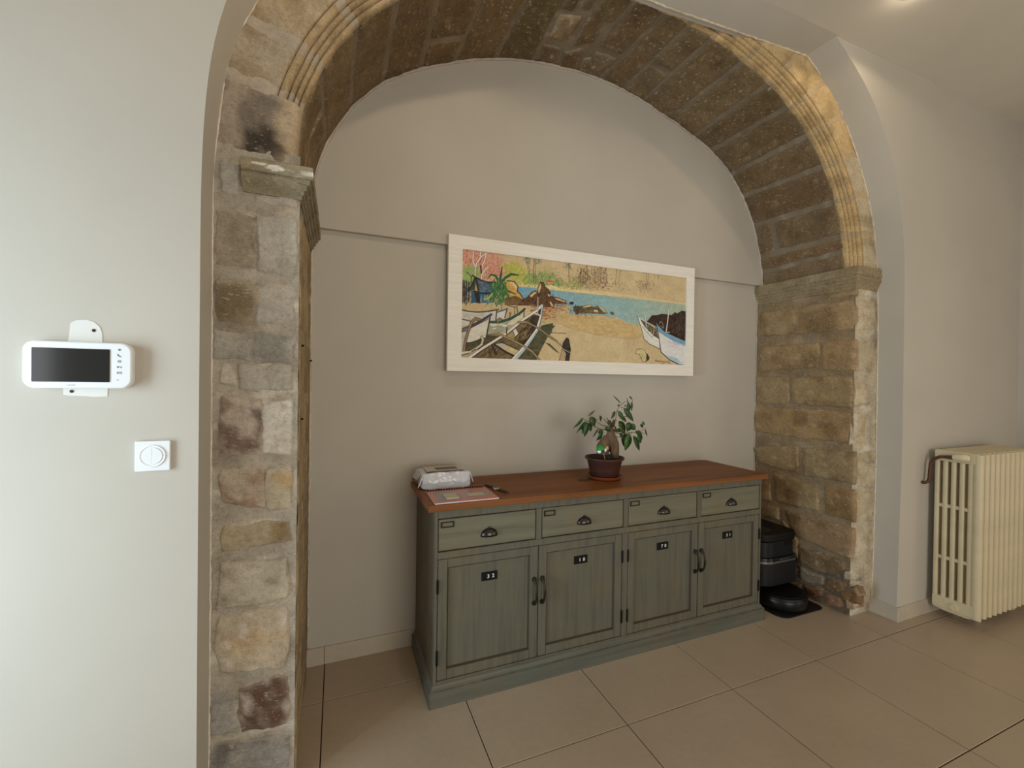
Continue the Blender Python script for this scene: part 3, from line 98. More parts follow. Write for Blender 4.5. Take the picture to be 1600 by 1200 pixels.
def root_loc(p):
    while p.parent: p = p.parent
    return p.location.copy()
def link(name, me, parent=None):
    o = bpy.data.objects.new(name, me); C.objects.link(o)
    if parent: o.parent = parent
    return o
def tag(o, label=None, cat=None, group=None, kind=None):
    if label: o['label'] = label
    if cat: o['category'] = cat
    if group: o['group'] = group
    if kind: o['kind'] = kind
    return o
def thing(name, label, cat, loc, group=None, kind=None):
    o = bpy.data.objects.new(name, None); o.location = loc; o.empty_display_size = 0.05; C.objects.link(o)
    return tag(o, label, cat, group, kind)
class G:
    """collects faces; build() links them as one mesh"""
    def __init__(s): s.v = []; s.f = []; s.c = []
    def add(s, vs, fs, col=None):
        n = len(s.v); s.v += [tuple(v) for v in vs]; s.f += [tuple(i+n for i in f) for f in fs]
        if col is not None: s.c += [col]*len(vs) if not isinstance(col, list) else col
        return s
    def box(s, x0, x1, y0, y1, z0, z1):
        return s.add([(x0,y0,z0),(x1,y0,z0),(x1,y1,z0),(x0,y1,z0),(x0,y0,z1),(x1,y0,z1),(x1,y1,z1),(x0,y1,z1)],
                     [(3,2,1,0),(4,5,6,7),(0,1,5,4),(1,2,6,5),(2,3,7,6),(3,0,4,7)])
    def tube(s, pts, rad, n=8, cap=True):
        pts = [Vector(p) for p in pts]
        if not isinstance(rad, (list, tuple)): rad = [rad]*len(pts)
        vs = []; fs = []; prev = None
        for i, p in enumerate(pts):
            t = (pts[min(i+1, len(pts)-1)]-pts[max(i-1, 0)]).normalized()
            if prev is None:
                a = t.orthogonal().normalized()
            else:
                a = (prev - t*prev.dot(t)); a = a.normalized() if a.length > 1e-6 else t.orthogonal().normalized()
            prev = a; b = t.cross(a)
            for k in range(n):
                th = 2*math.pi*k/n; vs.append(p+(a*math.cos(th)+b*math.sin(th))*rad[i])
        for i in range(len(pts)-1):
            for k in range(n):
                fs.append((i*n+k, i*n+(k+1) % n, (i+1)*n+(k+1) % n, (i+1)*n+k))
        if cap:
            fs.append(tuple(range(n-1, -1, -1))); fs.append(tuple((len(pts)-1)*n+k for k in range(n)))
        return s.add(vs, fs)
    def lathe(s, prof, c, n=32, cap=False):
        vs = []; fs = []
        for r, z in prof:
            for k in range(n):
                th = 2*math.pi*k/n; vs.append((c[0]+r*math.cos(th), c[1]+r*math.sin(th), c[2]+z))
        for i in range(len(prof)-1):
            for k in range(n): fs.append((i*n+k, i*n+(k+1) % n, (i+1)*n+(k+1) % n, (i+1)*n+k))
        if cap:
            fs.append(tuple(range(n-1, -1, -1))); fs.append(tuple((len(prof)-1)*n+k for k in range(n)))
        return s.add(vs, fs)
    def prism(s, pts, z0, z1):
        n = len(pts)
        return s.add([(x, y, z0) for x, y in pts]+[(x, y, z1) for x, y in pts],
                     [tuple(range(n-1, -1, -1)), tuple(range(n, 2*n))]+[(k, (k+1) % n, n+(k+1) % n, n+k) for k in range(n)])
    def wallprism(s, pts, y0, y1):
        """outline in (x, z), extruded along y"""
        n = len(pts)
        return s.add([(x, y0, z) for x, z in pts]+[(x, y1, z) for x, z in pts],
                     [tuple(range(n)), tuple(range(2*n-1, n-1, -1))]+[(k, n+k, n+(k+1) % n, (k+1) % n) for k in range(n)])
    def grid(s, fn, nu, nv, col=None, closed=False):
        vs = [fn(i, j) for i in range(nu) for j in range(nv)]
        fs = [(i*nv+j, (i+1)*nv+j, (i+1)*nv+j+1, i*nv+j+1) for i in range(nu-1) for j in range(nv-1)]
        return s.add(vs, fs, col)
    def build(s, name, m, parent=None, smooth=False, bevel=0, seg=2, auto=None, recalc=True):
        me = bpy.data.meshes.new(name)
        off = root_loc(parent) if parent else Vector((0, 0, 0))
        me.from_pydata([(v[0]-off.x, v[1]-off.y, v[2]-off.z) for v in s.v], [], s.f)
        if s.c:
            a = me.color_attributes.new('col', 'FLOAT_COLOR', 'POINT')
            a.data.foreach_set('color', np.array([(*c, 1.0) for c in s.c], dtype=np.float32).ravel())
        if recalc:
            bm = bmesh.new(); bm.from_mesh(me); bmesh.ops.recalc_face_normals(bm, faces=bm.faces); bm.to_mesh(me); bm.free()
        me.materials.append(m)
        if smooth:
            me.polygons.foreach_set('use_smooth', [True]*len(me.polygons))
            if auto is not None:
                me.set_sharp_from_angle(angle=math.radians(auto))
        o = link(name, me, parent)
        if bevel:
            md = o.modifiers.new('bevel', 'BEVEL'); md.width = bevel; md.segments = seg; md.limit_method = 'ANGLE'; md.angle_limit = math.radians(35)
        return o
def rrect(x0, x1, y0, y1, r, n=6):
    """rounded rectangle; r is one radius or four (x0y0, x1y0, x1y1, x0y1)"""
    rr = r if isinstance(r, (list, tuple)) else [r]*4
    out = []
    for (cx, cy, a0, q) in ((x0, y0, 180, 0), (x1, y0, 270, 1), (x1, y1, 0, 2), (x0, y1, 90, 3)):
        k = rr[q]; ox = cx+k if q in (0, 3) else cx-k; oy = cy+k if q in (0, 1) else cy-k
        for i in range(n+1):
            a = math.radians(a0+90*i/n); out.append((ox+k*math.cos(a), oy+k*math.sin(a)))
    return out
def sm(a, b, x):
    t = max(0.0, min(1.0, (x-a)/(b-a))); return t*t*(3-2*t)
def text_mesh(txt, size):
    cu = bpy.data.curves.new('digit', 'FONT'); cu.body = txt; cu.size = size; cu.extrude = 0.0004; cu.align_x = 'CENTER'; cu.align_y = 'CENTER'; cu.offset = 0.0005
    o = bpy.data.objects.new('digit', cu); C.objects.link(o)
    bpy.context.view_layer.update()
    me = bpy.data.meshes.new_from_object(o.evaluated_get(bpy.context.evaluated_depsgraph_get()))
    bpy.data.objects.remove(o); bpy.data.curves.remove(cu); return me

# ------------------------------------------------------------------ materials
def b_paint(nt, b, c):
    v = coord(nt); n = noise_n(nt, v, 1.3, 3); n2 = noise_n(nt, v, 90, 2)
    L(nt, ramp(nt, n, [(0.3, scl(c, 0.95)), (0.7, scl(c, 1.04))]), b.inputs['Base Color']); bump(nt, b, n2, 0.06, 0.004)
M_PAINT = mat('taupe_wall_paint', (194, 187, 175), 0.75, build=b_paint, spec=0.25)
M_CEIL = mat('ceiling_paint', (216, 208, 194), 0.8, build=b_paint, spec=0.2)
M_WHITE = mat('white_gloss_paint', (236, 236, 232), 0.35)
def b_tile(nt, b, c):
    oi = N(nt, 'ShaderNodeObjectInfo'); v = coord(nt, which='Object')
    ad = N(nt, 'ShaderNodeVectorMath', operation='ADD'); L(nt, v, ad.inputs[0]); L(nt, oi.outputs['Location'], ad.inputs[1])
    n = noise_n(nt, ad.outputs[0], 2.2, 6, 0.65); n2 = noise_n(nt, ad.outputs[0], 38, 5, 0.6)
    c1 = ramp(nt, n, [(0.3, scl(c, 0.90)), (0.55, c), (0.75, scl(c, 1.06))])
    c2 = mix(nt, 0.25, c1, ramp(nt, n2, [(0.35, scl(c, 0.85)), (0.7, scl(c, 1.08))]))
    L(nt, c2, b.inputs['Base Color'])
    rr = ramp(nt, n, [(0.3, (0.30,)*3), (0.7, (0.40,)*3)]); L(nt, rr, b.inputs['Roughness']); bump(nt, b, n2, 0.03, 0.003)
M_TILE = mat('beige_porcelain', (180, 161, 139), 0.35, build=b_tile)
M_SKIRT = mat('beige_porcelain_skirting', (196, 184, 166), 0.4, build=b_tile)
M_GROUT = mat('brown_grout', (58, 42, 30), 0.95, spec=0.1)
def b_stone(nt, b, c):
    v = coord(nt); at = N(nt, 'ShaderNodeAttribute', attribute_name='col')
    n1 = noise_n(nt, v, 9, 5, 0.65); n2 = noise_n(nt, v, 55, 6, 0.7); n3 = noise_n(nt, coord(nt, (60, 60, 220)), 1.0, 3, 0.6)
    vo = N(nt, 'ShaderNodeTexVoronoi'); vo.inputs['Scale'].default_value = 75; L(nt, v, vo.inputs['Vector'])
    k1 = ramp(nt, n1, [(0.28, (0.74, 0.70, 0.64)), (0.5, (1, 1, 1)), (0.72, (1.14, 1.10, 1.02))])
    n4 = noise_n(nt, v, 150, 4, 0.7)
    k2 = mix(nt, 1.0, ramp(nt, n2, [(0.30, (0.74, 0.72, 0.68)), (0.5, (1, 1, 1)), (0.72, (1.16, 1.14, 1.11))]), ramp(nt, n4, [(0.32, (0.85, 0.84, 0.82)), (0.5, (1, 1, 1)), (0.7, (1.12, 1.11, 1.10))]), 'MULTIPLY')
    m1 = mix(nt, 1.0, at.outputs['Color'], k1, 'MULTIPLY'); m2 = mix(nt, 0.9, m1, k2, 'MULTIPLY')
    # pale tool nicks and dark pits
    nick = ramp(nt, noise_n(nt, coord(nt, (34, 34, 90)), 1.6, 2, 0.5), [(0.63, (0, 0, 0)), (0.69, (1, 1, 1))])
    m3 = mix(nt, mix(nt, 1.0, nick, (0.5, 0.5, 0.5), 'MULTIPLY'), m2, (0.56, 0.50, 0.41))
    pit = ramp(nt, vo.outputs['Distance'], [(0.06, (0.55, 0.5, 0.45)), (0.2, (1, 1, 1))])
    pm = ramp(nt, noise_n(nt, v, 14, 3), [(0.5, (0, 0, 0)), (0.6, (1, 1, 1))])
    m4 = mix(nt, pm, m3, mix(nt, 1.0, m3, pit, 'MULTIPLY'))
    L(nt, m4, b.inputs['Base Color'])
    h = N(nt, 'ShaderNodeMath', operation='MULTIPLY_ADD'); L(nt, n2, h.inputs[0]); h.inputs[1].default_value = 0.6; L(nt, n3, h.inputs[2])
    h2 = N(nt, 'ShaderNodeMath', operation='MULTIPLY_ADD'); L(nt, n1, h2.inputs[0]); h2.inputs[1].default_value = 1.2; L(nt, h.outputs[0], h2.inputs[2])
    bump(nt, b, h2.outputs[0], 0.7, 0.006)
M_STONE = mat('worn_sandstone', (170, 150, 118), 0.93, build=b_stone, spec=0.15)
def b_mortar(nt, b, c):
    v = coord(nt); n1 = noise_n(nt, v, 4, 5, 0.6); n2 = noise_n(nt, v, 70, 5, 0.7)
    at = N(nt, 'ShaderNodeAttribute', attribute_name='col')
    k = ramp(nt, n1, [(0.3, (0.80, 0.78, 0.75)), (0.5, (1, 1, 1)), (0.7, (1.12, 1.12, 1.13))])
    m1 = mix(nt, 1.0, at.outputs['Color'], k, 'MULTIPLY')
    m2 = mix(nt, 0.7, m1, ramp(nt, n2, [(0.3, (0.78,)*3), (0.7, (1.15,)*3)]), 'MULTIPLY')
    L(nt, m2, b.inputs['Base Color']); bump(nt, b, n2, 0.5, 0.004)
M_MORTAR = mat('lime_mortar', (180, 168, 154), 0.95, build=b_mortar, spec=0.1)
def edge_wear(nt, r=0.007):
    bv = N(nt, 'ShaderNodeBevel'); bv.samples = 4; bv.inputs['Radius'].default_value = r
    ge = N(nt, 'ShaderNodeNewGeometry'); d = N(nt, 'ShaderNodeVectorMath', operation='DOT_PRODUCT')
    L(nt, bv.outputs[0], d.inputs[0]); L(nt, ge.outputs['Normal'], d.inputs[1])
    return ramp(nt, d.outputs['Value'], [(0.90, (1, 1, 1)), (0.985, (0, 0, 0))])
def b_sage(grain):
    def f(nt, b, c):
        v = coord(nt, grain); n = noise_n(nt, v, 1.0, 5, 0.6); n2 = noise_n(nt, coord(nt), 5, 4, 0.6); n3 = noise_n(nt, coord(nt), 22, 3)
        col = ramp(nt, n, [(0.28, scl(c, 0.74)), (0.5, c), (0.72, scl(c, 1.14))])
        col = mix(nt, ramp(nt, n2, [(0.45, (0, 0, 0)), (0.8, (0.5, 0.5, 0.5))]), col, lin((118, 104, 76)))
        wear = mix(nt, 1.0, edge_wear(nt), ramp(nt, n3, [(0.35, (0.35,)*3), (0.6, (1.0,)*3)]), 'MULTIPLY')
        L(nt, mix(nt, wear, col, lin((66, 48, 30))), b.inputs['Base Color'])
        bump(nt, b, n, 0.10, 0.003)
    return f
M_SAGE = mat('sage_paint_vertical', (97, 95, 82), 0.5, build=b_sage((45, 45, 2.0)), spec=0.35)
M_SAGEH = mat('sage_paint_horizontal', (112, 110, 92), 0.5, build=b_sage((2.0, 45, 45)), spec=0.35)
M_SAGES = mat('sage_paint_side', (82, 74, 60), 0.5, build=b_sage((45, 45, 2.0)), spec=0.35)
M_GLAZE_SHADE = mat('brown_glaze_shade', (56, 44, 28), 0.6)
M_GAP = mat('dark_gap', (22, 18, 14), 0.9)
def b_wood(nt, b, c):
    v = coord(nt, (1.1, 15, 15)); n = noise_n(nt, v, 1.6, 6, 0.66); n2 = noise_n(nt, coord(nt, (0.5, 9, 9)), 1.3, 3)
    col = ramp(nt, n, [(0.28, scl(c, 0.30)), (0.46, scl(c, 0.92)), (0.7, scl(c, 1.3))])
    col = mix(nt, 0.4, col, ramp(nt, n2, [(0.35, scl(c, 0.6)), (0.65, scl(c, 1.25))]))
    L(nt, col, b.inputs['Base Color']); bump(nt, b, n, 0.12, 0.002)
M_WOOD = mat('stained_wood', (130, 80, 40), 0.5, spec=0.25, build=b_wood)
M_IRON = mat('black_iron', (74, 71, 70), 0.27, metal=0.95)
M_BRONZE = mat('dark_bronze', (48, 42, 34), 0.45, metal=0.6)
M_CARD = mat('tan_card', (112, 106, 82), 0.8)
M_BLACK = mat('black_enamel', (12, 12, 12), 0.55, spec=0.2)
M_DIGIT = mat('white_lettering', (225, 225, 222), 0.6)
def b_frame(nt, b, c):
    v = coord(nt, (3, 40, 60)); n = noise_n(nt, v, 1.5, 4, 0.6)
    L(nt, ramp(nt, n, [(0.3, scl(c, 0.92)), (0.6, c), (0.8, scl(c, 1.04))]), b.inputs['Base Color']); bump(nt, b, n, 0.08, 0.002)
M_FRAME = mat('limed_white_wood', (246, 241, 231), 0.6, build=b_frame)
def b_vcol(nt, b, c):
    at = N(nt, 'ShaderNodeAttribute', attribute_name='col'); L(nt, at.outputs['Color'], b.inputs['Base Color'])
M_CANVAS = mat('painted_canvas', (190, 165, 120), 0.7, build=b_vcol, spec=0.2)
M_PLASTIC = mat('white_plastic', (240, 242, 244), 0.3)
M_SCREEN = mat('black_glass_screen', (22, 28, 32), 0.10, spec=1.0)
M_ICON = mat('grey_print', (120, 124, 130), 0.6)
M_LETTER = mat('pale_grey_print', (176, 180, 186), 0.6)
M_LED = mat('red_indicator', (235, 150, 150), 0.5)
M_PATCH = mat('white_filler', (226, 224, 218), 0.9)
M_HOLE = mat('screw_hole', (60, 40, 40), 0.9)
def b_rad(nt, b, c):
    n = noise_n(nt, coord(nt), 7, 4); n2 = noise_n(nt, coord(nt), 60, 3)
    L(nt, ramp(nt, n, [(0.3, scl(c, 0.88)), (0.7, scl(c, 1.04))]), b.inputs['Base Color']); bump(nt, b, n2, 0.08, 0.003)
M_RAD = mat('cream_enamel', (214, 199, 164), 0.42, build=b_rad)
M_COPPER = mat('tarnished_copper', (92, 58, 42), 0.55, metal=0.4)
M_BRASS = mat('dull_valve_metal', (96, 84, 66), 0.45, metal=0.7)
M_POT = mat('brown_plastic_pot', (66, 38, 30), 0.42)
M_SOIL = mat('dark_soil', (26, 22, 18), 0.95)
M_SAUCER = mat('terracotta_plastic', (140, 70, 44), 0.45)
def b_bark(nt, b, c):
    n = noise_n(nt, coord(nt, (30, 30, 8)), 1.2, 5); L(nt, ramp(nt, n, [(0.3, scl(c, 0.55)), (0.55, c), (0.75, scl(c, 1.3))]), b.inputs['Base Color']); bump(nt, b, n, 0.4, 0.004)
M_BARK = mat('ficus_bark', (108, 84, 60), 0.8, build=b_bark)
def b_leaf(nt, b, c):
    oi = N(nt, 'ShaderNodeObjectInfo'); n = noise_n(nt, coord(nt), 25, 2)
    c1 = ramp(nt, oi.outputs['Random'], [(0.0, scl(c, 0.7)), (0.6, c), (1.0, lin((74, 108, 40)))])
    L(nt, mix(nt, 0.35, c1, ramp(nt, n, [(0.4, scl(c, 0.6)), (0.6, scl(c, 1.3))])), b.inputs['Base Color'])
M_LEAF = mat('glossy_leaf', (42, 76, 34), 0.35, build=b_leaf)
M_GREEN = mat('green_felt', (32, 142, 40), 0.7); M_PINK = mat('pink_bead', (222, 140, 120), 0.5); M_BLUE = mat('navy_bead', (40, 44, 84), 0.5); M_STICK = mat('bamboo_stick', (176, 150, 108), 0.7)
def b_foil(nt, b, c):
    n = noise_n(nt, coord(nt, (14, 14, 22)), 1.0, 3, 0.5); bump(nt, b, n, 0.9, 0.014)
M_FOIL = mat('pearly_wrapper', (214, 217, 224), 0.16, build=b_foil, spec=0.6)
M_FOILTOP = mat('printed_wrapper', (214, 194, 176), 0.35); M_DARKPRINT = mat('dark_print', (84, 70, 66), 0.35); M_BLUEPRINT = mat('lilac_print', (170, 164, 186), 0.4)
M_COVER = mat('salmon_cover', (206, 122, 92), 0.28); M_GREYPRINT = mat('grey_print_photo', (138, 134, 134), 0.28); M_PAGES = mat('white_paper', (222, 214, 222), 0.7); M_NOTE = mat('buff_paper', (204, 190, 164), 0.7); M_VIOLET = mat('violet_print', (164, 134, 138), 0.28)
M_STRAP = mat('black_rubber', (24, 24, 24), 0.5); M_STEEL = mat('brushed_steel', (150, 145, 130), 0.3, metal=1.0); M_DIAL = mat('dark_dial', (50, 46, 40), 0.15)
M_DOCK = mat('black_plastic', (30, 31, 34), 0.36, spec=0.3); M_DOCKT = mat('smoked_plastic', (28, 30, 34), 0.3, spec=0.3); M_DOCKL = mat('matt_black_plastic', (12, 12, 13), 0.5, spec=0.25); M_SILVER = mat('silver_band', (150, 152, 156), 0.3, metal=0.8); M_MAT = mat('black_rubber_plate', (15, 15, 15), 0.6); M_ROBOT = mat('robot_black', (13, 13, 13), 0.42, spec=0.25); M_BUMP = mat('robot_bumper', (20, 20, 22), 0.32, spec=0.3)

# ------------------------------------------------------------------ setting: floor
FX0, FX1, FY0, FY1 = -2.2, 4.67, -4.0, 2.45
floor = thing('floor', None, None, (0, 0, 0), kind='structure')
G().box(FX0, FX1, FY0, FY1, -0.06, -0.004).build('grout', M_GROUT, floor)
XJ = [-0.047+0.6025*k for k in range(-4, 9)]; YJ = [2.108-0.599*k for k in range(-1, 11)]
tm = {}
def tile(x0, x1, y0, y1):
    g = 0.0021; x0 += g; x1 -= g; y0 += g; y1 -= g
    key = (round(x1-x0, 4), round(y1-y0, 4))
    if key not in tm:
        w, d = key
        b = 0.0012
        gg = G(); gg.add([(0,0,-.012),(w,0,-.012),(w,d,-.012),(0,d,-.012),(0,0,-b),(w,0,-b),(w,d,-b),(0,d,-b),(b,b,0),(w-b,b,0),(w-b,d-b,0),(b,d-b,0)],
            [(0,1,5,4),(1,2,6,5),(2,3,7,6),(3,0,4,7),(4,5,9,8),(5,6,10,9),(6,7,11,10),(7,4,8,11),(8,9,10,11)])
        o = gg.build('tile', M_TILE, floor); tm[key] = o.data; o.location = (x0, y0, 0); return
    o = link('tile', tm[key], floor); o.location = (x0, y0, 0)
for i in range(len(XJ)-1):
    for j in range(len(YJ)-1):
        x0, x1 = max(XJ[i], FX0), min(XJ[i+1], FX1); y1, y0 = min(YJ[j], FY1), max(YJ[j+1], FY0)
        if x1-x0 > 0.02 and y1-y0 > 0.02:
            if y0 > 1.72 and (x0 > 3.05 or x1 < -0.2): continue
            if y0 > 1.6 and (x1 <= -0.4 or x0 > 3.25): continue
            tile(x0, x1, y0, y1)

# ------------------------------------------------------------------ setting: plaster wall with the arched opening
YW, YS = 1.58, 1.72
CZH = 3.385
LA = [(-.390,-.02),(-.390,.25),(-.391,1.0),(-.391,1.82),(-.391,2.06),(-.384,2.267),(-.372,2.421),(-.350,2.544),(-.335,2.612),(-.270,2.80),(-.150,3.03),(-.02,3.18),(.14,3.30),(.29,CZH)]
RA = [(3.210,-.02),(3.218,.25),(3.238,1.07),(3.232,1.82),(3.229,2.175),(3.215,2.35),(3.193,2.46),(3.160,2.61),(3.117,2.742),(3.040,2.905),(2.949,3.048),(2.845,3.165),(2.733,3.251),(2.640,3.325),(2.544,CZH)]
# where the reveal meets the stone face (y = YS)
LB = [(-.390,-.02),(-.390,.25),(-.391,1.0),(-.392,1.643),(-.393,2.15),(-.378,2.306),(-.363,2.459),(-.346,2.567),(-.268,2.747),(-.21,2.86),(-.10,3.03),(.03,3.15),(.18,3.24),(.33,3.31)]
RB = [(3.215,-.02),(3.228,.25),(3.239,.9),(3.234,1.82),(3.218,2.12),(3.206,2.288),(3.180,2.42),(3.140,2.56),(3.095,2.678),(3.020,2.83),(2.946,2.948),(2.868,3.07),(2.787,3.165),(2.690,3.255),(2.505,3.366)]
wall = thing('wall_arch', None, None, (0, YW, 0), kind='structure')
def strip(curve, xe, z0=-0.02):
    g = G()
    for (xa, za), (xb, zb) in zip(curve[:-1], curve[1:]):
        g.add([(xa, YW, za), (xe, YW, za), (xe, YW, zb), (xb, YW, zb)], [(0, 1, 2, 3)])
    return g
def resample(c, n=64):
    c = np.array(c); s = np.r_[0, np.cumsum(np.hypot(*np.diff(c, axis=0).T))]; t = np.linspace(0, s[-1], n)
    # smooth with a small moving average
    p = np.stack([np.interp(t, s, c[:, 0]), np.interp(t, s, c[:, 1])], 1); q = p.copy()
    for _ in range(6): q[1:-1] = (q[:-2]+2*q[1:-1]+q[2:])/4
    return q
LAr, RAr, LBr, RBr = (resample(c) for c in (LA, RA, LB, RB))
LAr[:, 0][LAr[:, 1] > CZH-1e-4] = LAr[-1, 0]
strip(LAr, FX0).build('left_panel', M_PAINT, wall, smooth=True)
strip(RAr, FX1).build('right_panel', M_PAINT, wall, smooth=True)
def reveal(a, b):
    g = G(); n = len(a); dirs = []
    vs = []
    for k in range(n):
        vs.append((a[k][0], YW, a[k][1])); vs.append((b[k][0], YS, b[k][1]))
        d = (b[k]-a[k])/(YS-YW); vs.append((b[k][0], YS+0.03, b[k][1]))
    fs = []
    for k in range(n-1):
        for q in range(2): fs.append((k*3+q, k*3+q+1, k*3+q+4, k*3+q+3))
    return g.add(vs, fs)
reveal(LAr, LBr).build('left_reveal', M_PAINT, wall, smooth=True)
reveal(RAr, RBr).build('right_reveal', M_PAINT, wall, smooth=True)
# flat soffit of the reveal, under the ceiling
xa0, xa1 = LAr[-1][0], RAr[-1][0]; xb0, xb1 = LBr[-1][0], RBr[-1][0]
def zb(x): return float(np.interp(x, [xb0, .6, 1.5, xb1], [3.31, 3.30, 3.308, 3.366]))
g = G()
def sof(i, j):
    t = i/40.0; xa = xa0+(xa1-xa0)*t; xb = xb0+(xb1-xb0)*t
    return [(xa, YW-0.01, CZH), (xb, YS, zb(xb)), (xb, YS+0.03, zb(xb))][j]
g.grid(sof, 41, 3); g.build('reveal_soffit', M_PAINT, wall, smooth=True)
# patches of filler left around the intercom
def patch(pts, nm='filler_patch'):
    G().wallprism(pts, YW-0.0012, YW+0.002).build(nm, M_PATCH, wall)
patch([(-.700,1.52),(-.694,1.56),(-.691,1.598),(-.678,1.607),(-.655,1.609),(-.640,1.604),(-.628,1.592),(-.622,1.575),(-.620,1.52)])
patch([(-.706,1.44),(-.705,1.398),(-.69,1.396),(-.65,1.394),(-.640,1.392),(-.609,1.394),(-.608,1.44)])
for (x, z) in ((-.640, 1.580), (-.687, 1.408)): G().wallprism([(x+.0045*math.cos(a), z+.0045*math.sin(a)) for a in [k*math.pi/5 for k in range(10)]], YW-0.0022, YW).build('screw_hole', M_HOLE, wall)
# niche back wall: lower part, thicker lunette above
YN, YN2, ZN = 2.394, 2.366, 2.203
wn = thing('wall_niche', None, None, (1.43, YN, 0), kind='structure')
G().box(-.35, 3.2, YN, YN+0.08, -0.02, ZN+0.05).build('lower_panel', M_PAINT, wn)
G().box(-.35, 3.2, YN2, YN+0.08, ZN, 3.6).build('lunette_panel', M_PAINT, wn, bevel=0.004)
# baseboards
def skirt(name, segs, axis):
    t = thing(name, None, None, (segs[0][0], segs[0][2], 0), kind='structure')
    for s in segs: G().box(s[0], s[1], s[2], s[3], 0.0, 0.088).build('skirting_tile', M_SKIRT, t, bevel=0.0015)
xs = [-.135, -.049, .5535, 1.156, 1.7585, 2.361, 2.97]
skirt('baseboard_niche', [(a+.001, b-.001, YN-.011, YN+.002) for a, b in zip(xs[:-1], xs[1:])], 0)
skirt('baseboard_right', [(3.213, 3.80, YW-.011, YW+.002), (3.802, 4.40, YW-.011, YW+.002), (4.402, 4.66, YW-.011, YW+.002)], 0)
skirt('baseboard_reveal', [(3.203, 3.222, YW-.010, YS+.01)], 1)
skirt('baseboard_left', [(-1.8, -1.202, YW-.011, YW+.002), (-1.2, -.602, YW-.011, YW+.002), (-.6, -.382, YW-.011, YW+.002)], 0)
# other walls, ceiling
tag(G().box(FX1, FX1+.1, FY0, YW+.02, -0.02, CZH+.1).build('wall_right', M_PAINT), kind='structure')
wl = thing('wall_left', None, None, (FX0, 0, 0), kind='structure')
for q in ((FY0, -1.7, -.02, CZH), (.1, .3, -.02, CZH), (1.34, YW+.02, -.02, CZH), (-1.7, .1, 1.92, CZH), (.3, 1.34, 2.22, CZH)): G().box(FX0-.1, FX0, q[0], q[1], q[2], q[3]).build('wall_panel', M_PAINT, wl)
wr = thing('wall_rear', None, None, (0, FY0, 0), kind='structure')
for q in ((FX0-.1, .25, -.02, CZH), (2.95, FX1+.1, -.02, CZH), (.25, 2.95, 2.45, CZH)): G().box(q[0], q[1], FY0-.1, FY0, q[2], q[3]).build('wall_panel', M_PAINT, wr)
tag(G().box(FX0-.1, FX1+.1, FY0-.1, YW, CZH, CZH+.1).build('ceiling', M_CEIL), kind='structure')
w1 = thing('window_1', None, None, (FX0-.03, -.8, 0), kind='structure')
for q in ((-1.7, -1.64, 0, 1.92), (.04, .1, 0, 1.92), (-1.64, .04, 1.86, 1.92), (-.83, -.77, 0, 1.86)): G().box(FX0-.09, FX0-.05, q[0], q[1], q[2], q[3]).build('window_frame', M_WHITE, w1)
w3 = thing('added_window', None, None, (FX0-.03, .82, 0), kind='structure')  # unseen opening and frame added to go with the left wall fill
for q in ((.3, .35, 0, 2.22), (1.29, 1.34, 0, 2.22), (.35, 1.29, 2.17, 2.22)): G().box(FX0-.09, FX0-.05, q[0], q[1], q[2], q[3]).build('window_frame', M_WHITE, w3)
w2 = thing('window_2', None, None, (1.6, FY0-.03, 0), kind='structure')
for q in ((.25, .31, 0, 2.45), (2.89, 2.95, 0, 2.45), (.31, 2.89, 2.39, 2.45), (1.55, 1.65, 0, 2.39)): G().box(q[0], q[1], FY0-.09, FY0-.05, q[2], q[3]).build('window_frame', M_WHITE, w2)

# ------------------------------------------------------------------ stone arch
CX, CZ = 1.43, 2.2
YF, YBK = 1.78, 2.394
frx, fry = zip(*FR); bkx, bky = zip(*BK)
def rad(th, y):
    a = np.interp(th, frx, fry); b = np.interp(th, bkx, bky); return float(a+(b-a)*(y-YF)/(YBK-YF))
def S_vault(th, y, h):
    r = rad(th, y)-h; t = math.radians(th); return (CX+r*math.cos(t), y, CZ+r*math.sin(t))
def S_LF(x, z, h): return (x, YS-h, z)
def S_RF(x, z, h): return (x, YS+0.004-h, z)
def S_RJ(y, z, h): return (3.004-0.022*(y-1.72)/0.67-h, y, z)
def S_LJ(y, z, h): return (-0.131+h, y, z)
arch = thing('wall_stone', None, None, (CX, YS, 0), kind='structure')
rnd = random.Random(7)
MORT = lin((186, 174, 160))
def nz(x, y, z, s=1.0): return noise.noise(Vector((x*s, y*s, z*s)))
def mixc(a, b, t): return tuple(a[i]*(1-t)+b[i]*t for i in range(3))
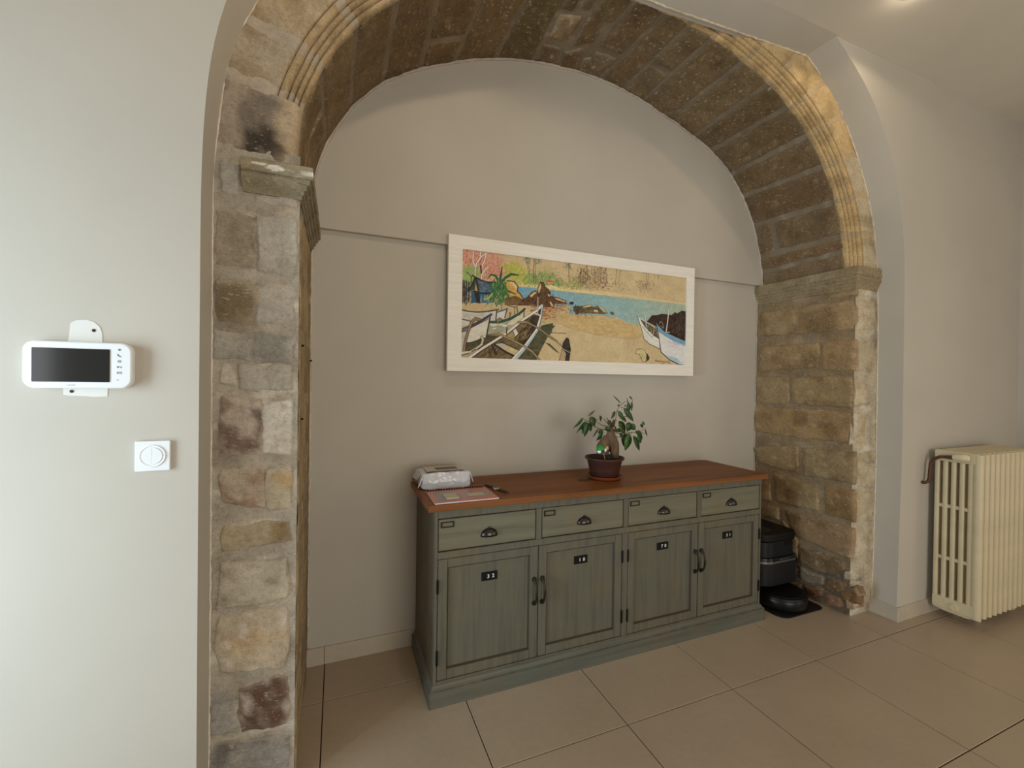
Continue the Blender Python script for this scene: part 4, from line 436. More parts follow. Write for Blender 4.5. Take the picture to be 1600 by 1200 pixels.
def stone(quad, S, col, seed, h0=0.008, ew=0.014, jit=0.006, rough=0.003, metric=(1, 1), rnd_k=0.10, smear=0.5, patches=(), name='stone', cell=0.022, grow=0.0):
    q = [Vector(p) for p in quad]
    if grow:
        cc_ = sum(q, Vector((0, 0)))/4; q = [p+Vector((math.copysign(grow, p.x-cc_.x), math.copysign(grow*.6, p.y-cc_.y))) for p in q]
    mu, mv = metric
    lu = ((q[1]-q[0]).x*mu, (q[1]-q[0]).y*mv); wu = math.hypot(*lu); lv = ((q[3]-q[0]).x*mu, (q[3]-q[0]).y*mv); wv = math.hypot(*lv)
    def par(w):
        n = max(3, min(20, int(w/cell))); e = min(0.45, ew/(w/2))
        return [-1, -1+e*0.35, -1+e*0.75]+list(np.linspace(-1+e*1.3, 1-e*1.3, n))+[1-e*0.75, 1-e*0.35, 1]
    A, B = par(wu), par(wv); g = G(); base = lin(col); cols = []
    vs = []
    for a in A:
        for b in B:
            a2 = a*math.sqrt(max(0, 1-rnd_k*b*b/2))/math.sqrt(1-rnd_k*0.0); b2 = b*math.sqrt(max(0, 1-rnd_k*a*a/2))
            s, t = (a2+1)/2, (b2+1)/2
            p = (q[0]*(1-s)+q[1]*s)*(1-t)+(q[3]*(1-s)+q[2]*s)*t
            mx, my = p.x*mu, p.y*mv
            du = nz(mx, my, seed, 14)*jit+nz(mx, my, seed+5, 45)*jit*0.45; dv = nz(mx, my, seed+9, 14)*jit+nz(mx, my, seed+14, 45)*jit*0.45
            d = min((1-abs(a))*wu/2, (1-abs(b))*wv/2)
            f = sm(0, ew, d)
            h = -0.010*(1-f)+f*(h0+rough*nz(mx, my, seed+3, 9)+rough*0.6*nz(mx, my, seed+4, 30))
            vs.append(S(p.x+du/mu, p.y+dv/mv, h))
            k = 1+0.16*nz(mx, my, seed+20, 7)+0.10*nz(mx, my, seed+21, 22)
            c = scl(base, k)
            for (pc, thr, sc_, amt) in patches:
                c = mixc(c, lin(pc), amt*sm(thr-0.1, thr+0.15, nz(mx, my, seed+31, sc_)))
            c = mixc(c, MORT, smear*(1-sm(ew*0.5, ew*1.6, d+0.35*ew*nz(mx, my, seed+40, 25))))
            cols.append(c)
    nb = len(B)
    g.add(vs, [(i*nb+j, (i+1)*nb+j, (i+1)*nb+j+1, i*nb+j+1) for i in range(len(A)-1) for j in range(nb-1)], cols)
    return g.build(name, M_STONE, arch, smooth=True, recalc=False)
def mortar(S, u0, u1, v0, v1, mu=1, mv=1, amp=0.003, base=0.0, seed=0, col=(186, 174, 160), name='mortar', cell=0.016, dirt=False, white=.75, m=None):
    nu = int((u1-u0)*mu/cell)+2; nv = int((v1-v0)*mv/cell)+2; g = G(); cols = []; c0 = lin(col)
    def fn(i, j):
        u = u0+(u1-u0)*i/(nu-1); v = v0+(v1-v0)*j/(nv-1)
        c_ = scl(c0, 1+0.12*nz(u*mu, v*mv, seed, 5)+.08*nz(u*mu, v*mv, seed, 20))
        c_ = mixc(c_, lin((226, 220, 208)), white*sm(.22, .5, nz(u*mu*.5, v*mv*1.6, seed+50, 13)))
        c_ = mixc(c_, lin((138, 126, 110)), .6*sm(.12, .45, nz(u*mu, v*mv, seed+60, 7)))
        if dirt: c_ = mixc(c_, lin((112, 96, 80)), .85*sm(.42, .18, v+.1*nz(u, v, seed, 9)))
        cols.append(c_)
        return S(u, v, base+amp*nz(u*mu, v*mv, seed+2, 12)+amp*0.7*nz(u*mu, v*mv, seed+3, 33))
    vs = [fn(i, j) for i in range(nu) for j in range(nv)]
    g.add(vs, [(i*nv+j, (i+1)*nv+j, (i+1)*nv+j+1, i*nv+j+1) for i in range(nu-1) for j in range(nv-1)], cols)
    return g.build(name, m or M_MORTAR, arch, smooth=True, recalc=False)
mortar(S_LF, -.43, -.131, -.02, 2.24, amp=.0035, base=-0.0015, seed=1, col=(182, 174, 161), white=.55, m=M_STONE)
mortar(S_LJ, 1.722, 2.40, -.02, 2.12, amp=.004, seed=2, col=(170, 152, 124), white=0, m=M_STONE)
mortar(S_RJ, 1.722, 2.40, -.02, 2.08, amp=.004, seed=3, col=(152, 131, 102), dirt=True, white=.12, m=M_STONE)
mortar(S_RF, 3.004, 3.28, -.02, 2.08, amp=.003, base=0.001, seed=4, col=(198, 186, 164), m=M_STONE)
mortar(S_vault, -1.0, 181.0, 1.790, 2.40, mu=0.026, amp=.003, base=-.005, seed=5, col=(140, 125, 104), white=.15)

LFC = {'a': (188,185,178), 'b': (197,189,178), 'c': (165,155,137), 'd': (189,185,174), 'e': (166,156,137), 'f': (188,183,174), 'g': (178,174,166), 'h': (183,178,168), 'i': (208,200,189),
       'j': (193,181,169), 'k': (221,217,207), 'l': (189,175,158), 'm': (194,183,161), 'n': (174,161,134), 'o': (191,183,169), 'p': (197,185,165), 'q': (141,120,106), 'r': (175,172,167), 's': (160,157,152), 't': (154,150,145)}
LFP = {'c': [((104,86,56), .12, 8, .8)], 'e': [((112,94,64), .1, 9, .7)], 'j': [((110,84,72), .05, 16, .8), ((88,78,78), .3, 22, .7)], 'l': [((150,110,84), .1, 14, .6), ((224,214,198), .35, 30, .7)], 'm': [((178,144,82), .05, 9, .6)],
       'n': [((120,92,44), .1, 9, .6), ((96,90,84), .2, 6, .6)], 'o': [((140,116,92), .3, 16, .6)], 'p': [((206,178,140), .15, 10, .6), ((222,214,204), .38, 28, .8)], 'q': [((206,198,188), .12, 26, .9), ((84,56,44), .1, 12, .7)], 's': [((96,94,94), .1, 13, .7)], 'g': [((140,138,132), .1, 8, .7)], 'i': [((170,156,134), .2, 20, .5)]}
for i, (k, q) in enumerate(LF.items()):
    smeared = k in 'dfhkgrbt'
    stone(q, S_LF, LFC[k], 10+i*3.7, h0=0.004 if smeared else 0.006, ew=0.012, jit=0.013, rough=0.005, rnd_k=0.34 if not smeared else .12, smear=0.6, grow=.011, patches=LFP.get(k, ()))
# the narrow inner side of the left pier: one stone per course
zc = sorted([v[0][1] for k, v in LF.items() if k in 'cegjlnopqst'], reverse=True); zs = [2.06]+[1.83, 1.62, 1.365, 1.125, .965, .83, .62, .37, .13, -.01]
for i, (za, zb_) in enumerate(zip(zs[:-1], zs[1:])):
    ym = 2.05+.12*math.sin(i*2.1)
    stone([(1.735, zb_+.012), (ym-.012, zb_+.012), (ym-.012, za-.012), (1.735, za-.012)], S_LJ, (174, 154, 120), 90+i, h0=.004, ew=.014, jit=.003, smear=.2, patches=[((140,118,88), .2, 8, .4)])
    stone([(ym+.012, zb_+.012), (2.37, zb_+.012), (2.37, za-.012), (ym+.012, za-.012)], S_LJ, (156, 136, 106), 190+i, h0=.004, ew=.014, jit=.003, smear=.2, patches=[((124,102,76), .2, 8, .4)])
RJ.update({'u': [(1.865, .205), (1.745, .213), (1.745, .118), (1.865, .108)], 'v': [(2.39, .335), (2.06, .325), (2.06, .217), (2.39, .205)], 'w': [(2.39, .19), (2.05, .19), (2.05, .10), (2.39, .09)], 'x': [(2.39, .08), (2.02, .082), (2.02, .004), (2.39, .004)]})
RJC = {'u': (112,90,66), 'v': (122,106,86), 'w': (118,98,78), 'x': (104,80,64), 'f': (164,136,98), 'a': (168,143,108), 'b': (164,138,102), 'c': (168,140,104), 'd': (162,140,106), 'e': (162,138,102), 'k': (158,128,88), 'm': (158,130,98), 'o': (108,100,88), 'p': (112,74,56), 'q': (132,100,66), 's': (150,112,88), 'n': (126,104,78), 'r': (134,118,98)}
for i, (k, q) in enumerate(RJ.items()):
    rub = k in 'opqsrnuvwx'
    stone(q, S_RJ, RJC.get(k, (158, 136, 102)), 40+i*2.3, h0=0.012 if not rub else .018, ew=0.013 if not rub else .02, jit=0.008 if not rub else .018, rough=0.006 if not rub else .014, rnd_k=0.14 if not rub else .35, smear=.12, grow=.007 if not rub else .010,
          patches=[((122, 98, 66), .15, 8, .55), ((196, 178, 146), .42, 26, .5)], cell=.02)
for i, (k, q) in enumerate(RF.items()):
    rub = k in 'jk'
    stone(q, S_RF, (198, 184, 158) if not rub else ((128,120,110) if k == 'j' else (150,116,78)), 70+i*2.9, h0=0.006 if not rub else .014, ew=.012, jit=.008, rough=.004 if not rub else .012, rnd_k=.16 if not rub else .4, smear=.4, grow=.005, patches=[((222, 212, 192), .15, 12, .7), ((168, 146, 112), .3, 14, .5)])
# vault stones: courses between the joints, some split in two
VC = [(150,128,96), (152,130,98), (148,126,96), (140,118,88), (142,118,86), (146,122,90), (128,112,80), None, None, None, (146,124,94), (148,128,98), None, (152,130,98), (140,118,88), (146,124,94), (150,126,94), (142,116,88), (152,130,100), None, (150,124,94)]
vj = list(VJ); vj[0] = (180.4, 180.4); vj[-1] = (-.3, -.3)
def course(t1, t2, y0, y1, col, seed, gap=.45, **kw):
    """t1 > t2: angles (front, back) of the two bounding joints"""
    f = lambda tt, y: tt[0]+(tt[1]-tt[0])*(y-1.79)/(2.385-1.79)
    q = [(f(t1, y0)-gap, y0), (f(t1, y1)-gap, y1), (f(t2, y1)+gap, y1), (f(t2, y0)+gap, y0)]
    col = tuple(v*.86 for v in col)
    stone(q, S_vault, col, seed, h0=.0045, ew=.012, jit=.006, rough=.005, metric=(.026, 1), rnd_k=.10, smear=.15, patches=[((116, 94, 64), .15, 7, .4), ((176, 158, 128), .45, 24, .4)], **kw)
YA, YB_ = 1.786, 2.368
SP = {0: [2.02], 11: [2.10], 18: [2.225], 4: [2.16]}
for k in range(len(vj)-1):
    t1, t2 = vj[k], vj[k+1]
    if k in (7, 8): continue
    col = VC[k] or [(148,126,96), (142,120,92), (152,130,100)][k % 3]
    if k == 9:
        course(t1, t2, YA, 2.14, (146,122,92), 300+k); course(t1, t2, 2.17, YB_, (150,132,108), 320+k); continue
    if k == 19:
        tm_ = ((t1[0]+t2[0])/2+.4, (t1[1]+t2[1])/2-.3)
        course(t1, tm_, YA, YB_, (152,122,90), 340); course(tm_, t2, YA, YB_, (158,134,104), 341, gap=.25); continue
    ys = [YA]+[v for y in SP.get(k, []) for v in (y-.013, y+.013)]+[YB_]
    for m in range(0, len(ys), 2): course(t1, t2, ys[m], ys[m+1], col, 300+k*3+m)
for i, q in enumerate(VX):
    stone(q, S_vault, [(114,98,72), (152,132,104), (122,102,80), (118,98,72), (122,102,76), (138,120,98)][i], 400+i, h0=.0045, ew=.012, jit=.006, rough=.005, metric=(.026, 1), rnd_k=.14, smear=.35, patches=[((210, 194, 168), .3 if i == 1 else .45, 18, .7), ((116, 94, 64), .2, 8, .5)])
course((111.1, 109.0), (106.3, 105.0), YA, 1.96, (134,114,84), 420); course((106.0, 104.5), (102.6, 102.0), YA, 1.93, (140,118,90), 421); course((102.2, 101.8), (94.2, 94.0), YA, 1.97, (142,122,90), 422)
# moulded voussoirs of the front ring
PROF = [(0.0,1.800),(0.0,1.785),(.001,1.779),(.005,1.773),(.010,1.770),(.0135,1.772),(.0150,1.783),(.0165,1.783),(.0185,1.768),(.022,1.760),(.027,1.757),(.0305,1.759),(.0320,1.770),(.0335,1.770),(.0355,1.755),(.039,1.747),(.044,1.744),(.0475,1.746),(.0490,1.757),(.0505,1.757),(.0525,1.742),(.056,1.734),(.061,1.731),(.067,1.7295),(.0730,1.7295),(.0745,1.738),(.0765,1.738),(.0785,1.726),(.083,1.722)]
def ring(t1, t2, colr, colf, seed, rout, name='voussoir', off=0.0, m=None, patches=(), gap=.42, rolls=True, stain=None):
    ta, tb = t1-gap, t2+gap; n = max(4, int((ta-tb)/0.9)); vs = []; cols = []; g = G()
    fr = [(d, y) for d, y in PROF] if rolls else [(0.0,1.800),(0.0,1.76),(.004,1.742),(.012,1.730),(.022,1.724),(.05,1.721),(.083,1.72)]
    nf = 8; npf = len(fr)+nf
    for i in range(n+1):
        th = ta+(tb-ta)*i/n; c, s = math.cos(math.radians(th)), math.sin(math.radians(th)); r0 = rad(th, YF)
        e = 0.0045*(1-sm(0, .6, min(th-tb, ta-th))) + off
        ro = rout(th)
        for k in range(npf):
            if k < len(fr): d, y = fr[k]; r = r0+d
            else:
                f = (k-len(fr)+1)/nf; r = r0+.083+(ro-r0-.083)*f; y = 1.7205; d = .1
            w = (CX+r*c, y, CZ+r*s)
            q = .0016*nz(w[0], w[2], seed, 18)+.0010*nz(w[0], w[2], seed+1, 50)
            if d < .1: vs.append((w[0]+c*(e+q)*.7, y+(e+q)*.7, w[2]+s*(e+q)*.7))
            else: vs.append((w[0], y+e+q*1.3, w[2]))
            base = lin(colr) if d < .08 else lin(colf)
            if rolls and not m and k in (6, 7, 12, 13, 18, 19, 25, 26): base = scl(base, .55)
            cc = scl(base, 1+.15*nz(w[0], w[2], seed+7, 8)+.1*nz(w[0], w[2], seed+8, 25))
            for (pc, thr, s_, amt) in patches: cc = mixc(cc, lin(pc), amt*sm(thr-.1, thr+.15, nz(w[0], w[2], seed+31, s_)))
            if stain:
                e_ = ((w[0]-stain[0])/stain[2])**2+((w[2]-stain[1])/stain[3])**2+.9*nz(w[0], w[2], 3, 16)+.7*nz(w[0], w[2], 8, 45)
                cc = mixc(cc, lin((62, 55, 50)), .93*sm(1.5, .1, e_))
            cols.append(cc)
    g.add(vs, [(i*npf+k, (i+1)*npf+k, (i+1)*npf+k+1, i*npf+k+1) for i in range(n) for k in range(npf-1)], cols)
    return g.build(name, m or M_STONE, arch, smooth=True, auto=50, recalc=True)
RO = lambda th: float(np.interp(th, [-5, 10, 30, 45, 60, 90, 120, 140, 165, 180], [1.84, 1.80, 1.74, 1.68, 1.62, 1.50, 1.60, 1.72, 1.82, 1.84]))
VT = [180.3, 171.3, 164.5, 156.1, 148.0, 139.4, 129.9, 119.8, 111.1, 102.4, 93.9, 84.4, 76.6, 68.9, 57.9, 48.9, 40.6, 32.5, 24.2, 15.6, 7.5, -.2]
for k, (a, b) in enumerate(zip(VT[:-1], VT[1:])):
    left = b > 100
    cr, cf = ((186,164,130), (188,172,146)) if left else ((204,176,130), (206,180,136))
    if b < 17: cf = (200,186,160)
    pt = [((150,128,94), .15, 9, .5)]
    if k == 0: cr, cf, pt = (196,178,152), (172,160,146), [((120,110,102), .1, 9, .7)]
    if k == 1: cf = (186,174,154)
    ring(a, b, cr, cf, 500+k*3, RO, patches=pt, gap=.55 if k in (1, 2) else .42 if left else .32, rolls=k != 0, stain=(-.245, 2.262, .075, .07) if k == 0 else None)
ring(180.6, 94.0, (176,162,142), (184,172,156), 600, RO, name='mortar', off=0.0035, m=M_MORTAR)
ring(94.8, -.5, (184,162,126), (190,168,134), 603, RO, name='mortar', off=0.0030, m=M_MORTAR)
# imposts
def impost(path, outs, prof, col, seed, name='impost', chips=(), front=None):
    """path: corner points (x, y); outs: outward directions of the segments; prof: (out, z)"""
    pts = []
    offs = [outs[0], tuple(outs[0][i]+outs[1][i] for i in range(2)), outs[1]]
    for s in range(2):
        n = 26
        for i in range(n+(s == 1)):
            t = i/n; pts.append((path[s][0]*(1-t)+path[s+1][0]*t, path[s][1]*(1-t)+path[s+1][1]*t, offs[s] if i == 0 and s == 0 else (offs[1] if (i == 0 and s == 1) else outs[s])))
    g = G(); vs = []; cols = []; m = len(prof)
    for (x, y, o) in pts:
        for kz, (d, z) in enumerate(prof):
            if front and o == outs[0]: d = front(kz, d, z)
            q = .0018*nz(x, y, z+seed, 25)+.0012*nz(x, y, z+seed, 70)
            dd = d+(q if d > 0.001 else 0)
            w = (x+o[0]*dd, y+o[1]*dd, z+q*.6); vs.append(w)
            c = scl(lin(col), 1+.12*nz(x, y, z+seed, 14)+.12*nz(x*.2, y*.2, z+seed, 60))
            for (cx_, cz_, rx, rz) in chips:
                if y < 1.721: c = mixc(c, lin((232, 226, 214)), sm(1.15, .8, ((w[0]-cx_)/rx)**2+((w[2]-cz_)/rz)**2+.5*nz(x, z, seed, 90)))
            cols.append(c)
    g.add(vs, [(i*m+k, (i+1)*m+k, (i+1)*m+k+1, i*m+k+1) for i in range(len(pts)-1) for k in range(m-1)]+[tuple(range(m)), tuple(range(len(pts)*m-1, (len(pts)-1)*m-1, -1))], cols)
    return g.build(name, M_STONE, arch, smooth=True, auto=35)
def iprof(z0, z1, o):
    h = z1-z0; p = [(0, z0), (.12, z0), (.16, z0+.12*h), (.28, z0+.13*h), (.34, z0+.27*h), (.48, z0+.28*h), (.54, z0+.43*h), (.70, z0+.44*h), (.78, z0+.58*h), (.95, z0+.60*h)]+[(1.0, z0+(.64+.04*k)*h) for k in range(8)]+[(.99, z0+.97*h), (.9, z1), (0, z1)]
    return [(a*o, b) for a, b in p]
impost([(-.305, 1.72), (-.131, 1.72), (-.131, 2.40)], [(0, -1), (1, 0)], iprof(2.085, 2.190, .045), (152, 142, 120), 3, front=lambda k, d, z: d if k in (0, 1) or d < .001 else .045*(.12+.88*sm(2.088, 2.142, z)) if z < 2.142 else d, chips=[(-.205, 2.165, .028, .010), (-.25, 2.172, .025, .004), (-.095, 2.166, .010, .016), (-.158, 2.140, .016, .004)])
impost([(3.245, 1.724), (3.004, 1.724), (2.982, 2.40)], [(0, -1), (-1, 0)], iprof(2.062, 2.198, .030), (158, 142, 114), 6, front=lambda k, d, z: d if d < .001 else .030*(.2+.8*sm(2.066, 2.135, z)) if z < 2.135 else d)
# ragged lime beads where stone meets plaster
def bead(pts, r, name, col, seed):
    g = G(); rs = []; P = []
    for i, p in enumerate(pts):
        P.append((p[0]+.003*nz(i*.37, seed, 0), p[1]+.002*nz(i*.31, seed, 1), p[2]+.003*nz(i*.29, seed, 2))); rs.append(max(.0015, r*(1+.7*nz(i*.45, seed, 5))))
    g.tube(P, rs, 6); g.c = [scl(lin(col), 1+.1*nz(v[0]*30, v[1]*30, v[2]*30)) for v in g.v]
    return g.build(name, M_MORTAR, arch, smooth=True)
def dens(c, y, n=260):
    c = resample(c, n); return [(p[0], y, p[1]) for p in c]
bead([(x+.001, y, z) for x, y, z in dens(LB, YS-.001)], .0034, 'lime_bead', (226, 216, 202), 1)
bead([(x-.001, y, z) for x, y, z in dens(RB, YS-.001)], .0034, 'lime_bead', (228, 214, 190), 2)
bead([(xb1-(xb1-xb0)*k/160, YS, zb(xb1-(xb1-xb0)*k/160)-.002) for k in range(161)], .005, 'lime_bead', (222, 208, 184), 3)
vb = []
for k in range(301):
    th = -.5+181*k/300; vb.append(S_vault(th, 2.363, .004))
bead(vb, .008, 'lime_bead', (196, 184, 172), 4)
bead([(-.126, 2.390, z) for z in np.linspace(.09, 2.1, 120)], .0055, 'lime_bead', (206, 194, 178), 5)
bead([(2.978, 2.390, z) for z in np.linspace(.09, 2.1, 120)], 0.0045, 'lime_bead', (200, 186, 164), 6)
# nails in the left pier
for (y, z) in ((1.80, 1.575), (1.80, 1.30), (2.36, 1.54)): G().tube([(-.13, y, z), (-.118, y, z)], .004, 6).build('nail', M_BLACK, arch)

# ------------------------------------------------------------------ sideboard
SX0, SX1 = .405, 2.440; YC = 1.905
sb = thing('sideboard', 'sage green distressed sideboard with four doors, four drawers and a brown wooden top', 'sideboard', (1.42, 2.12, 0))
G().box(SX0, SX1, 1.930, 2.362, .085, .876).build('carcass', M_SAGES, sb)['label'] = 'brownish green side and back panels'
G().box(SX0+.012, SX1-.012, 1.928, 1.934, .09, .87).build('inner_shadow_board', M_GAP, sb)
ff = G()
for q in ((SX0, .4215, .085, .876), (2.4255, SX1, .085, .876), (.4215, 2.4255, .834, .876), (.4215, 2.4255, .6515, .6835), (.4215, 2.4255, .085, .1045), (.9035, .9335, .6835, .834), (1.4155, 1.4445, .6835, .834), (1.9235, 1.9525, .6835, .834), (1.4105, 1.4455, .1045, .6515)):
    ff.box(q[0], q[1], YC, 1.931, q[2], q[3])
ff.build('face_frame', M_SAGE, sb, bevel=.0012)
# plinth with a moulded top edge, swept round three sides
pp_ = [(0, 0), (0, .072), (-.002, .0735), (-.002, .0765), (-.006, .079), (-.011, .084), (-.013, .090), (-.017, .094), (-.021, .096)]
pth = [((.387, 2.366), (1, 0)), ((.387, 1.884), (1, 1)), ((2.457, 1.884), (-1, 1)), ((2.457, 2.366), (-1, 0))]
g = G(); vs = []
for (x, y), (dx, dy) in pth:
    for (o, z) in pp_: vs.append((x-o*dx, y-o*dy, z))
m = len(pp_)
g.add(vs, [(i*m+k, (i+1)*m+k, (i+1)*m+k+1, i*m+k+1) for i in range(3) for k in range(m-1)]+[(m-1, 2*m-1, 3*m-1, 4*m-1)])
g.build('plinth', mat('sage_paint_plinth', (95, 96, 86), 0.5, build=b_sage((2.0, 45, 45)), spec=.35), sb)
top = G().box(.371, 2.452, 1.870, 2.364, .8765, .9055).build('worktop', M_WOOD, sb, bevel=.002); top['label'] = 'reddish brown stained wooden top'
DR = [(.4235, .9015), (.9355, 1.4135), (1.4465, 1.9215), (1.9545, 2.4235)]
def cup(x, z, par):
    g = G(); w, h, d = .042, .036, .024
    nu, nv = 15, 7
    def fn(i, j):
        u = math.pi*i/(nu-1); v = (math.pi/2)*j/(nv-1)
        return (x-w*math.cos(u)*math.sin(v) if j else x, YC+.002-d*math.sin(u)*math.sin(v)*1.0 if j else YC+.002-.003, z-.014+h*math.cos(v)*1.0)
    vs = [fn(i, j) for i in range(nu) for j in range(nv)]
    vs = []
    for i in range(nu):
        u = math.pi*i/(nu-1)
        for j in range(nv):
            v = (math.pi/2)*j/(nv-1); vs.append((x-w*math.cos(u)*math.sin(v), YC+.002-d*math.sin(u)*math.sin(v), z-.016+h*math.cos(v)))
    g.add(vs, [(i*nv+j, (i+1)*nv+j, (i+1)*nv+j+1, i*nv+j+1) for i in range(nu-1) for j in range(nv-1)])
    g.box(x-.006, x+.006, YC-.004, YC+.003, z+.016, z+.025)
    o = g.build('cup_pull', M_IRON, par, smooth=True, auto=40); md = o.modifiers.new('solid', 'SOLIDIFY'); md.thickness = .0025
    return o
for i, (a, b) in enumerate(DR):
    d = G().box(a+.0006, b-.0006, YC+.002, 1.929, .687, (.8295 if i == 0 else .8310)).build('drawer', M_SAGEH, sb, bevel=.0025)
    cup((a+b)/2, .748, d)
    x0 = a+.010; h = G()
    for q in ((x0, x0+.061, .813, .818), (x0, x0+.061, .791, .797), (x0, x0+.007, .797, .813), (x0+.054, x0+.061, .797, .813)): h.box(q[0], q[1], YC-.002, YC+.004, q[2], q[3])
    hold = h.build('label_holder', M_BRONZE, d, bevel=.0008)
    G().box(x0+.006, x0+.055, YC+.0005, YC+.003, .796, .814).build('label_card', M_CARD, d)
DD = [(.4235, .9175, 0, '32'), (.9205, 1.4085, 1, '10'), (1.4475, 1.9345, 0, '70'), (1.9385, 2.4235, 1, '31')]
PX = [.670, 1.163, 1.688, 2.174]; PZ = [.538, .545, .547, .550]
for i, (a, b, hs, num) in enumerate(DD):
    z0, z1 = .1065, .6495; s = .044
    g = G()
    g.box(a, a+s, YC+.002, 1.928, z0, z1); g.box(b-s, b, YC+.002, 1.928, z0, z1); g.box(a+s, b-s, YC+.002, 1.928, z0, z0+s); g.box(a+s, b-s, YC+.002, 1.928, z1-s+.004, z1)
    d = g.build('door', M_SAGE, sb, bevel=.0014)
    G().box(a+s-.004, b-s+.004, YC+.013, YC+.02, z0+s-.004, z1-s+.008).build('panel', M_SAGE, d)
    # brown glaze round the panel, darkened for the groove's shade: four narrow bevelled strips
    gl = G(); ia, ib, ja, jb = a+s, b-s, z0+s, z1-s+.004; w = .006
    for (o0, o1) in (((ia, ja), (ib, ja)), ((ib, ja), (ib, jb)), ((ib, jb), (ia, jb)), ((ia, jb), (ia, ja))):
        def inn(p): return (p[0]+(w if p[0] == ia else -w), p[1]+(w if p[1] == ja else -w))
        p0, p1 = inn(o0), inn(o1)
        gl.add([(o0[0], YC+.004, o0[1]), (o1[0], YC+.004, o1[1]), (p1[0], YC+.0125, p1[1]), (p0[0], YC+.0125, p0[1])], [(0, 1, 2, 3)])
    gl.build('panel_moulding', M_GLAZE_SHADE, d)
    hx = (b-.020) if hs == 0 else (a+.020)
    hd = G()
    pts = [(hx, YC-.001, .490), (hx, YC-.012, .484), (hx, YC-.024, .468), (hx, YC-.029, .445), (hx, YC-.030, .432), (hx, YC-.029, .418), (hx, YC-.024, .396), (hx, YC-.012, .380), (hx, YC-.001, .374)]
    hd.tube(pts, [.0095, .007, .0048, .0058, .0066, .0058, .0048, .007, .0095], 10)
    for z in (.490, .374): hd.tube([(hx, YC+.003, z), (hx, YC-.004, z)], .0115, 12)
    hd.build('handle', M_BRONZE, d, smooth=True, auto=40)
    kx = (a-.0015) if hs == 0 else (b+.0015)
    for zz in ((.497, .563), (.176, .246)): G().tube([(kx, YC-.002, zz[0]), (kx, YC-.002, zz[0]+.006), (kx, YC-.002, zz[1]-.006), (kx, YC-.002, zz[1])], [.003, .0052, .0052, .003], 8).build('hinge', M_BLACK, d)
    np_ = G().box(PX[i]-.039, PX[i]+.039, YC+.0095, YC+.0135, PZ[i]-.0205, PZ[i]+.0205).build('number_plate', M_BLACK, d, bevel=.001)
    for k, ch in enumerate(num):
        me = text_mesh(ch, .024); me.name = 'digit'; me.materials.clear(); me.materials.append(M_DIGIT)
        o = link('digit', me, d); rl = root_loc(d)
        for vtx in me.vertices:
            x_, y_, z_ = vtx.co; vtx.co = (PX[i]-.006+k*.024-rl.x+x_, YC+.0092-z_-rl.y, PZ[i]-.001+y_-rl.z)

# ------------------------------------------------------------------ framed painting
fr = thing('framed_painting', 'wide beach painting with boats in a whitewashed wooden frame on niche wall', 'painting', (1.43, 2.36, 1.88))
FXA, FXB, FZA, FZB = .556, 2.300, 1.504, 2.254; IXA, IXB, IZA, IZB = .636, 2.236, 1.580, 2.182
YQ = 2.336
def rail(o0, o1, i1, i0):
    g = G(); vs = []
    for (p, y) in ((o0, YQ), (o1, YQ), (i1, YQ+.004), (i0, YQ+.004)): vs.append((p[0], y, p[1]))
    for (p, y) in ((o0, YQ+.03), (o1, YQ+.03), (i1, YQ+.03), (i0, YQ+.03)): vs.append((p[0], y, p[1]))
    return g.add(vs, [(0,1,2,3),(7,6,5,4),(0,4,5,1),(1,5,6,2),(2,6,7,3),(3,7,4,0)])
O_ = [(FXA, FZA), (FXB, FZA), (FXB, FZB), (FXA, FZB)]; I_ = [(IXA, IZA), (IXB, IZA), (IXB, IZB), (IXA, IZB)]
for k in range(4): rail(O_[k], O_[(k+1) % 4], I_[(k+1) % 4], I_[k]).build('frame_rail', M_FRAME, fr)
# canvas: a fine grid of points, each with the colour of the brushwork there
PW, PH = 760, 286
img = np.empty((PH, PW, 3)); img[:] = (192, 168, 124)
rs = np.random.RandomState(4)
low = rs.rand(14, 34); yy, xx = np.mgrid[0:PH, 0:PW]
def bil(a, fy, fx):
    y0 = np.clip(fy.astype(int), 0, a.shape[0]-2); x0 = np.clip(fx.astype(int), 0, a.shape[1]-2); ty = fy-y0; tx = fx-x0
    return (a[y0, x0]*(1-tx)+a[y0, x0+1]*tx)*(1-ty)+(a[y0+1, x0]*(1-tx)+a[y0+1, x0+1]*tx)*ty
img += (bil(low, yy/PH*12.9, xx/PW*32.9)[..., None]-.5)*14
XS = (xx+.5)/PW*1000; ZS = (yy+.5)/PH*1000           # row 0 is the bottom edge
ASP = 1.6/.602
def inside(pts, X, Z):
    r = np.zeros(X.shape, bool); n = len(pts)
    for i in range(n):
        (x0, z0), (x1, z1) = pts[i], pts[(i+1) % n]
        if z0 == z1: continue
        c = (z0 > Z) != (z1 > Z); r ^= c & (X < (x1-x0)*(Z-z0)/(z1-z0)+x0)
    return r
def win(pts, pad):
    a = np.array(pts, float); x0, z0 = a.min(0)-[pad, pad*ASP]; x1, z1 = a.max(0)+[pad, pad*ASP]
    return slice(max(0, int(z0/1000*PH)), min(PH, int(z1/1000*PH)+2)), slice(max(0, int(x0/1000*PW)), min(PW, int(x1/1000*PW)+2))
